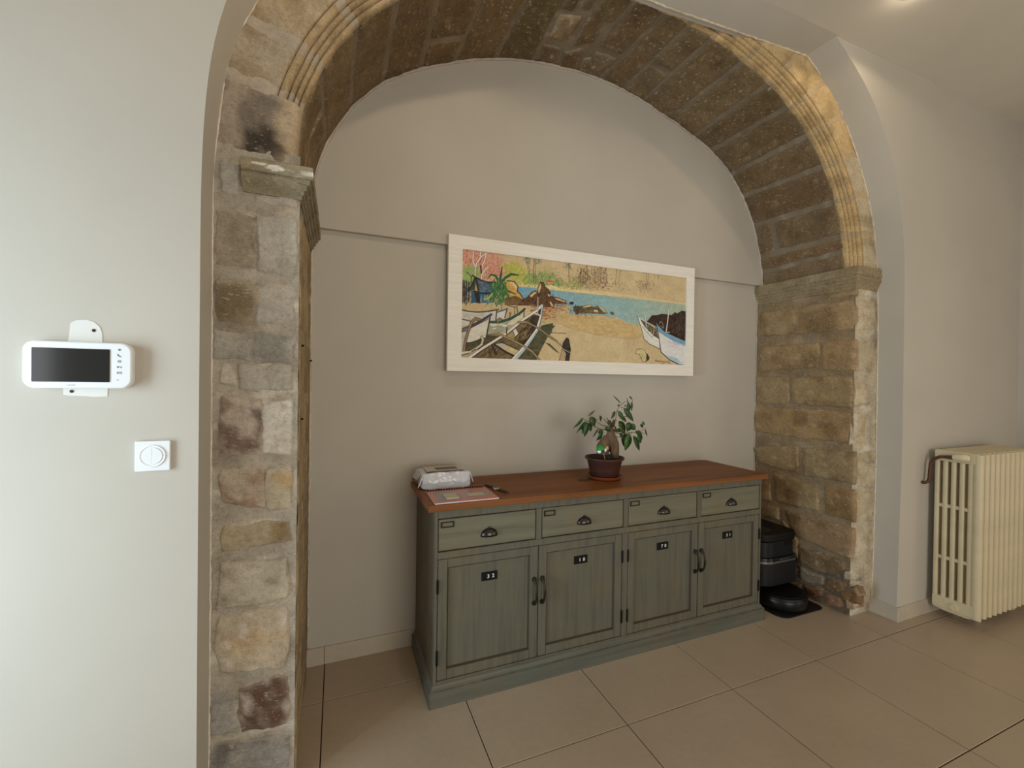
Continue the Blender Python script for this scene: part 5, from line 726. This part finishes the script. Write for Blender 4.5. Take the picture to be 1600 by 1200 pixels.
def seg_line(p0, p1, w0, w1, col):
    ws = win([p0, p1], max(w0, w1)+2); X, Z = XS[ws], ZS[ws]
    if X.size == 0: return
    ax, az, bx, bz = p0[0], p0[1]/ASP, p1[0], p1[1]/ASP; dx, dz = bx-ax, bz-az; l2 = dx*dx+dz*dz+1e-9
    t = np.clip(((X-ax)*dx+(Z/ASP-az)*dz)/l2, 0, 1); d = np.hypot(X-ax-t*dx, Z/ASP-az-t*dz); w = (w0+(w1-w0)*t)/2
    cov = np.clip((w-d)/1.3+.5, 0, 1)*np.clip(w/.65, 0, 1); img[ws] = img[ws]*(1-cov[..., None])+np.array(col)*cov[..., None]
# widths in the data are given in zoomed-photo pixels; the constant turns them into thousandths of the picture width
WK = .24
for e in PAINT:
    if e[0] == 'p':
        _, pts, col, n_, c2, ol = e; ws = win(pts, 1); X, Z = XS[ws], ZS[ws]
        if X.size == 0: continue
        cov = np.zeros(X.shape)
        for ox in (-.33, .33):
            for oz in (-.87, .87): cov += inside(pts, X+ox*1.0, Z+oz)*.25
        c = np.empty(X.shape+(3,)); c[:] = col
        if c2 is not None:
            a = np.array(pts); t = np.clip((X-a[:, 0].min())/max(1, np.ptp(a[:, 0])), 0, 1)[..., None]; c = c*(1-t)+np.array(c2)*t
        if n_:
            nn = rs.rand(max(2, X.shape[0]//5+2), max(2, X.shape[1]//9+2)); fy, fx = np.mgrid[0:X.shape[0], 0:X.shape[1]]
            c += (bil(nn, fy*(nn.shape[0]-1.01)/max(1, X.shape[0]), fx*(nn.shape[1]-1.01)/max(1, X.shape[1]))[..., None]-.5)*2*n_
        img[ws] = img[ws]*(1-cov[..., None])+c*cov[..., None]
    elif e[0] == 'l':
        _, pts, w, col, w2 = e; n_ = len(pts)-1; w2 = w if w2 is None else w2
        for k in range(n_): seg_line(pts[k], pts[k+1], (w+(w2-w)*k/n_)*WK, (w+(w2-w)*(k+1)/n_)*WK, col)
    else:
        _, pts, cols, n_, ln, w, ang = e; a = np.array(pts); k = 0; tries = 0
        while k < n_ and tries < n_*8:
            tries += 1; x = rs.uniform(a[:, 0].min(), a[:, 0].max()); z = rs.uniform(a[:, 1].min(), a[:, 1].max())
            if not inside(pts, np.array([[x]]), np.array([[z]]))[0, 0]: continue
            x += rs.normal()*9; z += rs.normal()*18
            k += 1; th = math.radians(ang+rs.uniform(-28, 28)); l = ln*rs.uniform(.5, 1.2)*WK*.6
            c = np.array(cols[rs.randint(len(cols))])+rs.uniform(-10, 10)
            seg_line((x-l*math.cos(th), z-l*math.sin(th)*ASP), (x+l*math.cos(th), z+l*math.sin(th)*ASP), w*WK*rs.uniform(.5, 1.1), w*WK*rs.uniform(.3, .8), c)
lum = (img*np.array([.3, .59, .11])).sum(-1, keepdims=True)
img = lum+(img-lum)*.84
img = np.clip(img+rs.normal(0, 3.0, img.shape)+(bil(rs.rand(60, 160), yy/PH*58.9, xx/PW*158.9)[..., None]-.5)*12, 0, 255)/255
imgl = np.where(img <= .04045, img/12.92, ((img+.055)/1.055)**2.4)*1.36
nx, nzv = PW, PH
VX_ = np.linspace(IXA-.004, IXB+.004, nx); VZ_ = np.linspace(IZA-.004, IZB+.004, nzv)
co = np.empty((nzv, nx, 3), np.float32); co[..., 0] = VX_[None, :]-1.43; co[..., 1] = YQ+.012-2.36; co[..., 2] = VZ_[:, None]-1.88
ii = np.arange(nzv*nx).reshape(nzv, nx); quads = np.stack([ii[:-1, :-1], ii[:-1, 1:], ii[1:, 1:], ii[1:, :-1]], -1).reshape(-1, 4)
me = bpy.data.meshes.new('canvas'); me.vertices.add(nzv*nx); me.vertices.foreach_set('co', co.ravel())
me.loops.add(quads.size); me.loops.foreach_set('vertex_index', quads.ravel().astype(np.int32)); me.polygons.add(len(quads)); me.polygons.foreach_set('loop_start', np.arange(0, quads.size, 4, dtype=np.int32))
me.update(calc_edges=True); at = me.color_attributes.new('col', 'FLOAT_COLOR', 'POINT')
at.data.foreach_set('color', np.concatenate([imgl, np.ones((nzv, nx, 1))], -1).astype(np.float32).ravel())
me.materials.append(M_CANVAS); cv = link('canvas', me, fr); cv['label'] = 'painted beach scene with boats, rocks and palms'
G().box(IXA-.01, IXB+.01, YQ+.014, YQ+.029, IZA-.01, IZB+.01).build('backing_board', M_CARD, fr)

# ------------------------------------------------------------------ wall intercom and switch
ic = thing('intercom', 'white video intercom monitor with dark screen on the left wall', 'intercom', (-.66, YW, 1.48))
G().wallprism(rrect(-.779, -.545, 1.417, 1.5455, .026, 8), YW-.026, YW).build('housing', M_PLASTIC, ic, smooth=True, auto=50, bevel=.005, seg=3)
G().wallprism(rrect(-.7585, -.5945, 1.4345, 1.5265, .002, 3), YW-.0275, YW-.02).build('screen', M_SCREEN, ic)
yi = YW-.0268
def ico(shapes, name='button_icon'):
    g = G()
    for s in shapes: g.wallprism(s, yi, yi+.001)
    g.build(name, M_ICON if name == 'button_icon' else M_LETTER, ic)
XI = -.5735
ico([[(XI-.004, 1.5265), (XI, 1.530), (XI+.004, 1.5265), (XI, 1.523)], ])
ico([[(XI-.005, 1.5145), (XI-.003, 1.515), (XI-.001, 1.510), (XI+.004, 1.508), (XI+.005, 1.506), (XI+.001, 1.506), (XI-.004, 1.509)]])
ico([[(XI-.004, z), (XI+.004, z), (XI+.004, z+.0014), (XI-.004, z+.0014)] for z in (1.4905, 1.493, 1.4955)])
ico([[(XI-.005, 1.4775), (XI+.005, 1.4775), (XI+.005, 1.479), (XI-.005, 1.479)], [(XI-.005, 1.475), (XI-.002, 1.475), (XI-.002, 1.480), (XI-.005, 1.480)], [(XI+.003, 1.475), (XI+.005, 1.475), (XI+.005, 1.478), (XI+.003, 1.478)]])
ico([[(XI-.005, 1.458), (XI-.0036, 1.458), (XI-.0036, 1.464), (XI-.005, 1.464)], [(XI+.0036, 1.458), (XI+.005, 1.458), (XI+.005, 1.464), (XI+.0036, 1.464)], [(XI-.005, 1.4625), (XI+.005, 1.4625), (XI+.005, 1.464), (XI-.005, 1.464)], [(XI-.002, 1.459), (XI+.002, 1.459), (XI+.002, 1.461), (XI-.002, 1.461)]])
ico([[(-.687+.0028*k, 1.4247), (-.687+.0028*k+.002, 1.4247), (-.687+.0028*k+.002, 1.4262+.0006*(k % 3)), (-.687+.0028*k, 1.4262+.0006*(k % 3))] for k in range(7)], 'maker_lettering')
G().wallprism(rrect(-.5795, -.5755, 1.4395, 1.4425, .001, 3), yi, yi+.001).build('indicator_lamp', M_LED, ic)
sw = thing('light_switch', 'square white light switch with round double rocker, left wall', 'switch', (-.502, YW, 1.219))
G().wallprism(rrect(-.5435, -.4595, 1.175, 1.263, .003, 3), YW-.009, YW).build('plate', M_PLASTIC, sw, bevel=.002)
rg = G(); R0, R1 = .026, .031
for i in range(40):
    pass
ringp = [(.0335, .0), (.0335, -.002), (.031, -.0035), (.0275, -.002), (.026, .0)]
vs = []
for r, dy in ringp:
    for k in range(40): a = 2*math.pi*k/40; vs.append((-.502+r*math.cos(a), YW-.0085+dy, 1.219+r*math.sin(a)))
rg.add(vs, [(i*40+k, i*40+(k+1) % 40, (i+1)*40+(k+1) % 40, (i+1)*40+k) for i in range(4) for k in range(40)])
rg.build('ring', M_PLASTIC, sw, smooth=True)
for sgn in (-1, 1):
    pts = [(-.502+sgn*.0006, 1.219-.0245)]+[(-.502+sgn*(.0006+.0245*math.cos(a)), 1.219+.0245*math.sin(a)) for a in np.linspace(-1.52, 1.52, 16)]+[(-.502+sgn*.0006, 1.219+.0245)]
    o = G().wallprism(pts, YW-.0115-(.0008 if sgn > 0 else 0), YW-.008).build('rocker', M_PLASTIC, sw, bevel=.0006)

# ------------------------------------------------------------------ radiator
rd = thing('radiator', 'cream cast iron column radiator with twelve sections by the right wall', 'radiator', (3.87, 1.43, 0))
RY0, RY1, RZ0, RZ1 = 1.326, 1.548, .062, 1.058
def section():
    g = G(); w = .0225
    cp = .0405; n = 6; cw = .0135
    for k in range(n):
        yc = RY0+.0125+(RY1-RY0-.025)*k/(n-1)
        if k == 0: g.prism(rrect(-.0232, .0232, RY0, RY0+.046, .0225, 5), RZ0+.006, RZ1-.006)
        else: g.prism(rrect(-w*.80, w*.80, yc-.0125, yc+.0125, .009, 3), RZ0+.05, RZ1-.04)
    for (z0, z1, ww) in ((RZ1-.068, RZ1-.001, .0225), (RZ0+.012, RZ0+.082, .0225), (.700, .722, .014), (.376, .398, .014)):
        g.add(*(lambda b: (b.v, b.f))(G().box(-ww, ww, RY0+.02, RY1-.002, z0, z1)))
    # shallow curved foot and a boss
    pts = [(RY0+.02, RZ0+.02), (RY0+.02, RZ0+.006), (RY0+.06, RZ0-.004), (RY1-.06, RZ0-.004), (RY1-.004, RZ0+.004), (RY1-.004, RZ0+.02)]
    m = len(pts); g.add([(-.018, y, z) for y, z in pts]+[(.018, y, z) for y, z in pts], [tuple(range(m)), tuple(range(2*m-1, m-1, -1))]+[(k, (k+1) % m, m+(k+1) % m, m+k) for k in range(m)])
    return g
s0 = section(); s0.v = [(x+3.54, y, z) for x, y, z in s0.v]
first = s0.build('section', M_RAD, rd, bevel=.0045)
for k in range(1, 12):
    o = first.copy(); C.objects.link(o); o.location = (k*.0605, 0, 0)
bo = G(); bo.tube([(3.522, 1.437, .100), (3.510, 1.437, .100)], .022, 16); bo.build('end_plug', M_RAD, rd, bevel=.003)
for x in (3.70, 4.12):
    for y in (1.40, 1.50): G().box(x-.012, x+.012, y-.012, y+.012, 0, .07).build('foot', M_RAD, rd, bevel=.003)
vv = G(); vv.tube([(3.52, 1.42, 1.024), (3.495, 1.42, 1.024)], .014, 12); vv.tube([(3.492, 1.475, 1.020), (3.492, 1.44, 1.022)], [.012, .013], 12)
vv.build('valve', M_BRASS, rd, smooth=True, auto=40)
vh = G(); vh.tube([(3.492, 1.445, 1.0235), (3.492, 1.42, 1.026), (3.492, 1.385, 1.029), (3.492, 1.375, 1.030)], [.015, .0205, .022, .016], 16); vh.build('valve_head', mat('cream_plastic', (226, 214, 180), .35), rd, smooth=True, auto=40)
cp_ = G(); cp_.tube([(3.492, 1.475, 1.021), (3.492, 1.51, 1.016), (3.488, 1.535, 1.000), (3.482, 1.548, .97), (3.478, 1.550, .92), (3.474, 1.550, .875), (3.468, 1.553, .855), (3.455, 1.563, .846), (3.449, 1.576, .845)], .0095, 10); cp_.build('copper_pipe', M_COPPER, rd, smooth=True)

# ------------------------------------------------------------------ robot vacuum and its dock
ZP = .006
dk = thing('robot_dock', 'black robot vacuum docking tower between the sideboard and stone pier', 'vacuum dock', (2.74, 2.16, 0))
G().prism(rrect(2.565, 2.955, 1.838, 2.352, [.07, .045, .02, .02]), 0.0005, ZP).build('base_plate', M_MAT, dk)
G().prism(rrect(2.575, 2.915, 2.20, 2.345, .03), ZP, .12).build('column', M_DOCKL, dk)
G().prism(rrect(2.570, 2.932, 1.995, 2.345, [.11, .05, .03, .03], 8), .118, .268).build('lower_tower', M_DOCK, dk, bevel=.006, smooth=True, auto=40)
G().prism(rrect(2.572, 2.930, 1.997, 2.343, [.11, .05, .03, .03], 8), .268, .279).build('silver_band', M_SILVER, dk, smooth=True, auto=40)
G().prism(rrect(2.572, 2.930, 1.999, 2.343, [.11, .05, .03, .03], 8), .279, .302).build('gloss_band', M_SCREEN, dk, smooth=True, auto=40)
G().box(2.74, 2.83, 1.9955, 2.001, .287, .291).build('light_strip', M_SILVER, dk)
G().prism(rrect(2.582, 2.915, 2.008, 2.338, [.11, .05, .03, .03], 8), .302, .405).build('water_tank', M_DOCKT, dk, bevel=.004, smooth=True, auto=40)
G().box(2.80, 2.87, 2.002, 2.012, .372, .398).build('tank_latch', M_DOCKL, dk, bevel=.003)
lid = G().prism(rrect(2.576, 2.922, 2.000, 2.345, [.11, .05, .03, .03], 8), .405, .462).build('lid', M_DOCKL, dk, bevel=.012, seg=3, smooth=True, auto=40)
G().prism(rrect(2.63, 2.76, 2.05, 2.20, .04), .4615, .4635).build('lid_grip', M_DOCKT, dk, bevel=.0008)
rb = thing('robot_vacuum', 'round black robot vacuum parked on its dock plate', 'robot vacuum', (2.738, 2.000, ZP))
R = .166; c0 = (2.738, 2.003, ZP)
G().lathe([(.0, .010), (R-.02, .010), (R-.004, .018), (R-.004, .078), (R-.010, .088), (0, .088)], c0, 48).build('chassis', M_ROBOT, rb, smooth=True, auto=35)
bm_ = G(); vs = []; pr = [(R-.003, .02), (R, .024), (R, .072), (R-.003, .076)]
for r, z in pr:
    for k in range(33): a = math.pi+math.pi*k/32; vs.append((c0[0]+r*math.cos(a), c0[1]+r*math.sin(a), c0[2]+z))
bm_.add(vs, [(i*33+k, i*33+k+1, (i+1)*33+k+1, (i+1)*33+k) for i in range(3) for k in range(32)])
bm_.build('bumper', M_BUMP, rb, smooth=True, auto=40)
G().lathe([(0, .092), (R-.028, .092), (R-.024, .088)], c0, 48).build('top_cover', M_ROBOT, rb, smooth=True, auto=35)
for k in (-1, 1): G().tube([(c0[0]+k*.1, c0[1]-.02, ZP+.022), (c0[0]+k*.12, c0[1]-.02, ZP+.022)], .022, 16).build('wheel', M_MAT, rb)

# ------------------------------------------------------------------ things on the sideboard
ZT = .9055
# wet wipes pack
wp = thing('wipes_pack', 'shiny white wrapped pack of wipes on the left end of sideboard', 'wipes pack', (.52, 2.235, ZT))
wx0, wx1, wy0, wy1, wh = .392, .642, 2.140, 2.325, .082
g = G(); NU, NV = 46, 40
def pack(i, j):
    s = i/(NU-1); a = 2*math.pi*j/NV
    e = 1-.16*(abs(2*s-1)**7)
    cy, cz = (wy0+wy1)/2, ZT+.041
    ca, sa = math.cos(a), math.sin(a)
    k = 1/max(abs(ca), abs(sa)); k = k*(.90)+.10*1.15
    hy, hz = (wy1-wy0)/2*e, .041*e
    yy_, zz_ = hy*ca*k, hz*sa*k
    taper = 1-.10*max(0, zz_/.041)
    x = wx0+(wx1-wx0)*s
    q = .0035*nz(x*22, yy_*18, zz_*30+3)+.002*nz(x*60, yy_*45, zz_*60)
    return (x, cy+yy_*taper+q*ca, max(ZT+.0006, cz+zz_+q*sa))
vs = [pack(i, j) for i in range(NU) for j in range(NV)]
g.add(vs, [(i*NV+j, i*NV+(j+1) % NV, (i+1)*NV+(j+1) % NV, (i+1)*NV+j) for i in range(NU-1) for j in range(NV)]+[tuple(range(NV)), tuple(range(NU*NV-1, (NU-1)*NV-1, -1))])
g.build('wrapper', M_FOIL, wp, smooth=True, auto=60)
def flap(pts, th=.0025):
    g = G(); a = [Vector(p) for p in pts]; n = (a[1]-a[0]).cross(a[2]-a[0]).normalized()*th
    m = len(a); g.add([p+n for p in a]+[p-n for p in a], [tuple(range(m)), tuple(range(2*m-1, m-1, -1))]+[(k, (k+1) % m, m+(k+1) % m, m+k) for k in range(m)])
    return g
flap([(.398, 2.325, ZT+.078), (.398, 2.185, ZT+.078), (.378, 2.215, ZT+.040), (.3745, 2.300, ZT+.028), (.3745, 2.325, ZT+.030)]).build('end_seal', M_FOIL, wp, bevel=.002)
flap([(.398, 2.19, ZT+.078), (.396, 2.145, ZT+.072), (.377, 2.135, ZT+.030), (.374, 2.150, ZT+.012), (.380, 2.18, ZT+.018)]).build('end_seal', M_FOIL, wp, bevel=.002)
flap([(.3735, 2.318, ZT+.034), (.3735, 2.275, ZT+.032), (.372, 2.280, ZT+.020), (.372, 2.318, ZT+.022)]).build('seal_tip', M_DARKPRINT, wp)
flap([(.638, 2.15, ZT+.076), (.638, 2.315, ZT+.076), (.660, 2.30, ZT+.045), (.660, 2.16, ZT+.02)]).build('end_seal', M_FOIL, wp, bevel=.002)
def patch_top(x0, x1, y0, y1, dz, nm, m):
    g = G(); n1, n2 = 10, 6
    def f(i, j):
        return (x0+(x1-x0)*i/(n1-1), y0+(y1-y0)*j/(n2-1), ZT+.0855+dz)
    g.grid(f, n1, n2); g.build(nm, m, wp)
patch_top(.42, .618, 2.168, 2.300, .0004, 'top_print', M_FOILTOP); patch_top(.44, .60, 2.170, 2.182, .0009, 'print_stripe', M_BLUEPRINT); patch_top(.475, .588, 2.205, 2.265, .0011, 'opening_sticker', M_DARKPRINT)
# notebook
nb = thing('notebook', 'salmon pink comb-bound booklet lying at the left front of sideboard', 'notebook', (.553, 1.99, ZT))
bx0, bx1, by0, by1 = .402, .700, 1.882, 2.100
G().box(bx0, bx1, by0, by1, ZT+.0006, ZT+.0056).build('pages', M_PAGES, nb)
G().box(bx0-.001, bx1+.001, by0-.001, by1+.001, ZT+.0056, ZT+.0066).build('cover', M_COVER, nb)
def flat(x0, x1, y0, y1, z, nm, m): return G().box(x0, x1, y0, y1, z, z+.0003).build(nm, m, nb)
flat(.425, .532, 1.905, 2.060, ZT+.0066, 'cover_print', M_GREYPRINT); flat(.540, .690, 1.925, 2.045, ZT+.0066, 'cover_print', M_VIOLET); flat(.575, .655, 1.950, 2.000, ZT+.0069, 'paper_label', M_NOTE)
for k in range(22):
    x = bx0+.01+k*(bx1-bx0-.02)/21
    o = G()
    o.tube([(x, by1-.010, ZT+.0062), (x, by1-.002, ZT+.011), (x, by1+.006, ZT+.009), (x, by1+.008, ZT+.004)], .0032, 6); o.build('binding_ring', M_STRAP, nb, smooth=True)
npd = G().box(.463, .522, 1.925, 2.010, ZT+.0072, ZT+.0122).build('note_pad', M_NOTE); tag(npd, 'small buff paper pad lying on the salmon booklet', 'note pad')
# wristwatch
wt = thing('wristwatch', 'black rubber strap wristwatch lying flat right of the booklet', 'watch', (.752, 2.05, ZT))
a0, a1 = Vector((.722, 2.150, 0)), Vector((.772, 1.960, 0)); dr = (a1-a0).normalized(); nr = Vector((-dr.y, dr.x, 0)); mid = a0+(a1-a0)*.52
def strap(p, q, w0, w1):
    g = G(); vs = []
    for i in range(7):
        t = i/6; c = p+(q-p)*t; w = w0+(w1-w0)*t; z = ZT+.003+.003*math.sin(t*math.pi)
        for k, dz in ((-1, 0), (1, 0), (1, .003), (-1, .003)): vs.append((c+nr*k*w)[:2]+(z+dz,) if False else (c.x+nr.x*k*w, c.y+nr.y*k*w, z+dz))
    g.add(vs, [(i*4+k, i*4+(k+1) % 4, (i+1)*4+(k+1) % 4, (i+1)*4+k) for i in range(6) for k in range(4)]+[(0, 1, 2, 3), (27, 26, 25, 24)])
    return g
strap(mid-dr*.018, a0, .011, .008).build('strap', M_STRAP, wt); strap(mid+dr*.018, a1, .011, .008).build('strap', M_STRAP, wt)
cs = G(); cs.lathe([(.0, .001), (.019, .001), (.021, .003), (.021, .009), (.019, .0115), (.016, .012)], (mid.x, mid.y, ZT), 28); cs.build('case', M_STEEL, wt, smooth=True, auto=40)
G().lathe([(0, .0118), (.016, .0118), (.0165, .0112)], (mid.x, mid.y, ZT), 28).build('dial', M_DIAL, wt)
# saucer, bonsai
PC = (1.415, 2.09)
sau = G(); sau.lathe([(0, .0005), (.078, .0005), (.090, .006), (.099, .018), (.101, .021), (.098, .022), (.090, .012), (.078, .006), (0, .006)], (PC[0], PC[1], ZT), 48)
so = sau.build('plant_saucer', M_SAUCER, smooth=True, auto=50); tag(so, 'terracotta coloured saucer under the brown plant pot', 'saucer')
pl = thing('bonsai_ficus', 'ginseng ficus bonsai with thick roots in a dark brown plastic pot', 'potted plant', (PC[0], PC[1], ZT+.007))
ZB = ZT+.007
po = G(); po.lathe([(0.0, 0.001), (0.07482, 0.001), (0.07743, 0.004), (0.087, 0.05), (0.09309, 0.078), (0.09439, 0.08), (0.09831, 0.102), (0.09962, 0.104), (0.10962, 0.106), (0.11136, 0.11), (0.11136, 0.114), (0.10875, 0.117), (0.1044, 0.116), (0.09744, 0.1), (0.09222, 0.085), (0.09222, 0.079)], (PC[0], PC[1], ZB), 48)
po.build('pot', M_POT, pl, smooth=True, auto=40)
g = G(); vs = [(PC[0], PC[1], ZB+.098)]
for r in (.03, .055, .075, .094):
    for k in range(28): a = 2*math.pi*k/28; vs.append((PC[0]+r*math.cos(a), PC[1]+r*math.sin(a), ZB+.094+.006*nz(r*60, k*1.3, 2)))
g.add(vs, [(0, 1+k, 1+(k+1) % 28) for k in range(28)]+[(1+i*28+k, 1+(i+1)*28+k, 1+(i+1)*28+(k+1) % 28, 1+i*28+(k+1) % 28) for i in range(3) for k in range(28)])
g.build('soil', M_SOIL, pl, smooth=True)
g = G()
for t, chain in enumerate(TRK):
    yo = [0, -.012, .020, .006][t]
    pts = []; rr = []
    for i in range(len(chain)-1):
        for q in range(4):
            u = q/4; a, b = chain[i], chain[i+1]; pts.append((a[0]*(1-u)+b[0]*u, 2.09+yo*min(1, (i+u)/1.5), a[1]*(1-u)+b[1]*u)); rr.append((a[2]*(1-u)+b[2]*u)*.92)
    pts.append((chain[-1][0], 2.09+yo, chain[-1][1])); rr.append(chain[-1][2]*.9)
    g.tube(pts, rr, 12)
tr = g.build('trunk', M_BARK, pl, smooth=True)
md = tr.modifiers.new('fuse', 'REMESH'); md.mode = 'VOXEL'; md.voxel_size = .003; md.use_smooth_shade = True
md = tr.modifiers.new('soft', 'SMOOTH'); md.factor = .5; md.iterations = 2
rl = random.Random(3)
BY = {}
for i, br in enumerate(BRN):
    yo = rl.uniform(-.06, .06) if i not in (8, 16, 15) else 0
    pts = [(x, 2.09+yo*(k/(len(br)-1) if len(br) > 1 else 0), z) for k, (x, z) in enumerate(br)]
    r0 = .0036 if i < 4 else .0022
    G().tube(pts, [r0*(1-.5*k/(len(pts)-1)) for k in range(len(pts))], 6).build('branch', M_BARK, pl, smooth=True)
for i, (xa, za, xb, zb_, w) in enumerate(LEAF):
    xb, zb_ = xa+(xb-xa)*1.18, za+(zb_-za)*1.18; d = Vector((xb-xa, 0, zb_-za)); ln = d.length; d.normalize(); side = Vector((-d.z, 0, d.x))
    tilt = rl.uniform(-.4, .4); side = (side*math.cos(tilt)+Vector((0, 1, 0))*math.sin(tilt)); nrm = d.cross(side)
    yo = rl.uniform(-.035, .035); w2 = w*.62
    g = G(); vs = []; ns = 8
    for s in range(ns):
        t = s/(ns-1); hw = w2*(math.sin(math.pi*t**.8)**.85)*(1-.12*t) if 0 < s < ns-1 else .0004
        c = Vector((xa, 2.09+yo, za))+d*ln*t+nrm*(-.12*ln*(t-.5)**2)
        for k in (-1, 0, 1): vs.append(c+side*hw*k+nrm*(.16*hw*abs(k)))
    g.add(vs, [(s*3+k, (s+1)*3+k, (s+1)*3+k+1, s*3+k+1) for s in range(ns-1) for k in range(2)])
    o = g.build('leaf', M_LEAF, pl, smooth=True)
    md = o.modifiers.new('thick', 'SOLIDIFY'); md.thickness = .0006
# decorative pick in the soil and a fallen leaf
pk = thing('plant_pick', 'tiny stick ornament with a green dome cap stuck in pot soil', 'plant pick', (1.374, 2.016, ZB+.10))
G().tube([(1.374, 2.016, ZB+.101), (1.340, 2.000, ZB+.175)], .0013, 6).build('stick', M_STICK, pk)
g = G(); vs = []
for i in range(9):
    ph = math.pi/2*i/8
    for k in range(20): a = 2*math.pi*k/20; vs.append(Vector((.026*math.cos(ph)*math.cos(a), .022*math.cos(ph)*math.sin(a), .024*math.sin(ph))))
rm = Matrix.Rotation(math.radians(-14), 4, 'Y')
g.add([rm @ v+Vector((1.330, 2.000, ZB+.176)) for v in vs], [(i*20+k, i*20+(k+1) % 20, (i+1)*20+(k+1) % 20, (i+1)*20+k) for i in range(8) for k in range(20)]+[tuple(range(19, -1, -1))])
g.build('cap', M_GREEN, pk, smooth=True, auto=60)
def ball(c, r, nm, m):
    g = G(); pr = [(r*math.sin(math.pi*i/8)+1e-5, -r*math.cos(math.pi*i/8)) for i in range(9)]; g.lathe(pr, c, 14); g.build(nm, m, pk, smooth=True)
ball((1.316, 1.994, ZB+.166), .011, 'white_bead', M_PLASTIC); ball((1.335, 1.988, ZB+.169), .009, 'navy_bead', M_BLUE); ball((1.349, 1.992, ZB+.173), .011, 'white_bead', M_PLASTIC); ball((1.362, 1.990, ZB+.183), .010, 'pink_bead', M_PINK)
g = G(); vs = []
for s in range(7):
    t = s/6; hw = .014*math.sin(math.pi*t)+.0004; c = Vector((1.238+.075*t, 2.085-.01*t, ZT+.002+.004*math.sin(t*3)))
    for k in (-1, 0, 1): vs.append((c.x, c.y+hw*k, c.z+.003*abs(k)))
g.add(vs, [(s*3+k, (s+1)*3+k, (s+1)*3+k+1, s*3+k+1) for s in range(6) for k in range(2)])
o = g.build('fallen_leaf', M_LEAF, smooth=True); tag(o, 'single fallen leaf on wooden top left of the plant saucer', 'leaf'); md = o.modifiers.new('thick', 'SOLIDIFY'); md.thickness = .0006

# ------------------------------------------------------------------ ceiling lamps (just above the frame)
for i, lp in enumerate(LAMPS):
    t = thing('ceiling_lamp', ['round ceiling lamp on the right before the arch', 'round ceiling lamp on the left before the arch'][i], 'lamp', (lp[0], lp[1], CZH), 'ceiling lamps before the arch')
    G().lathe([(0, 0), (.045, 0), (.045, -.012), (.008, -.014), (.008, -.026), (0, -.026)], (lp[0], lp[1], CZH), 20).build('base', M_WHITE, t, smooth=True, auto=40)
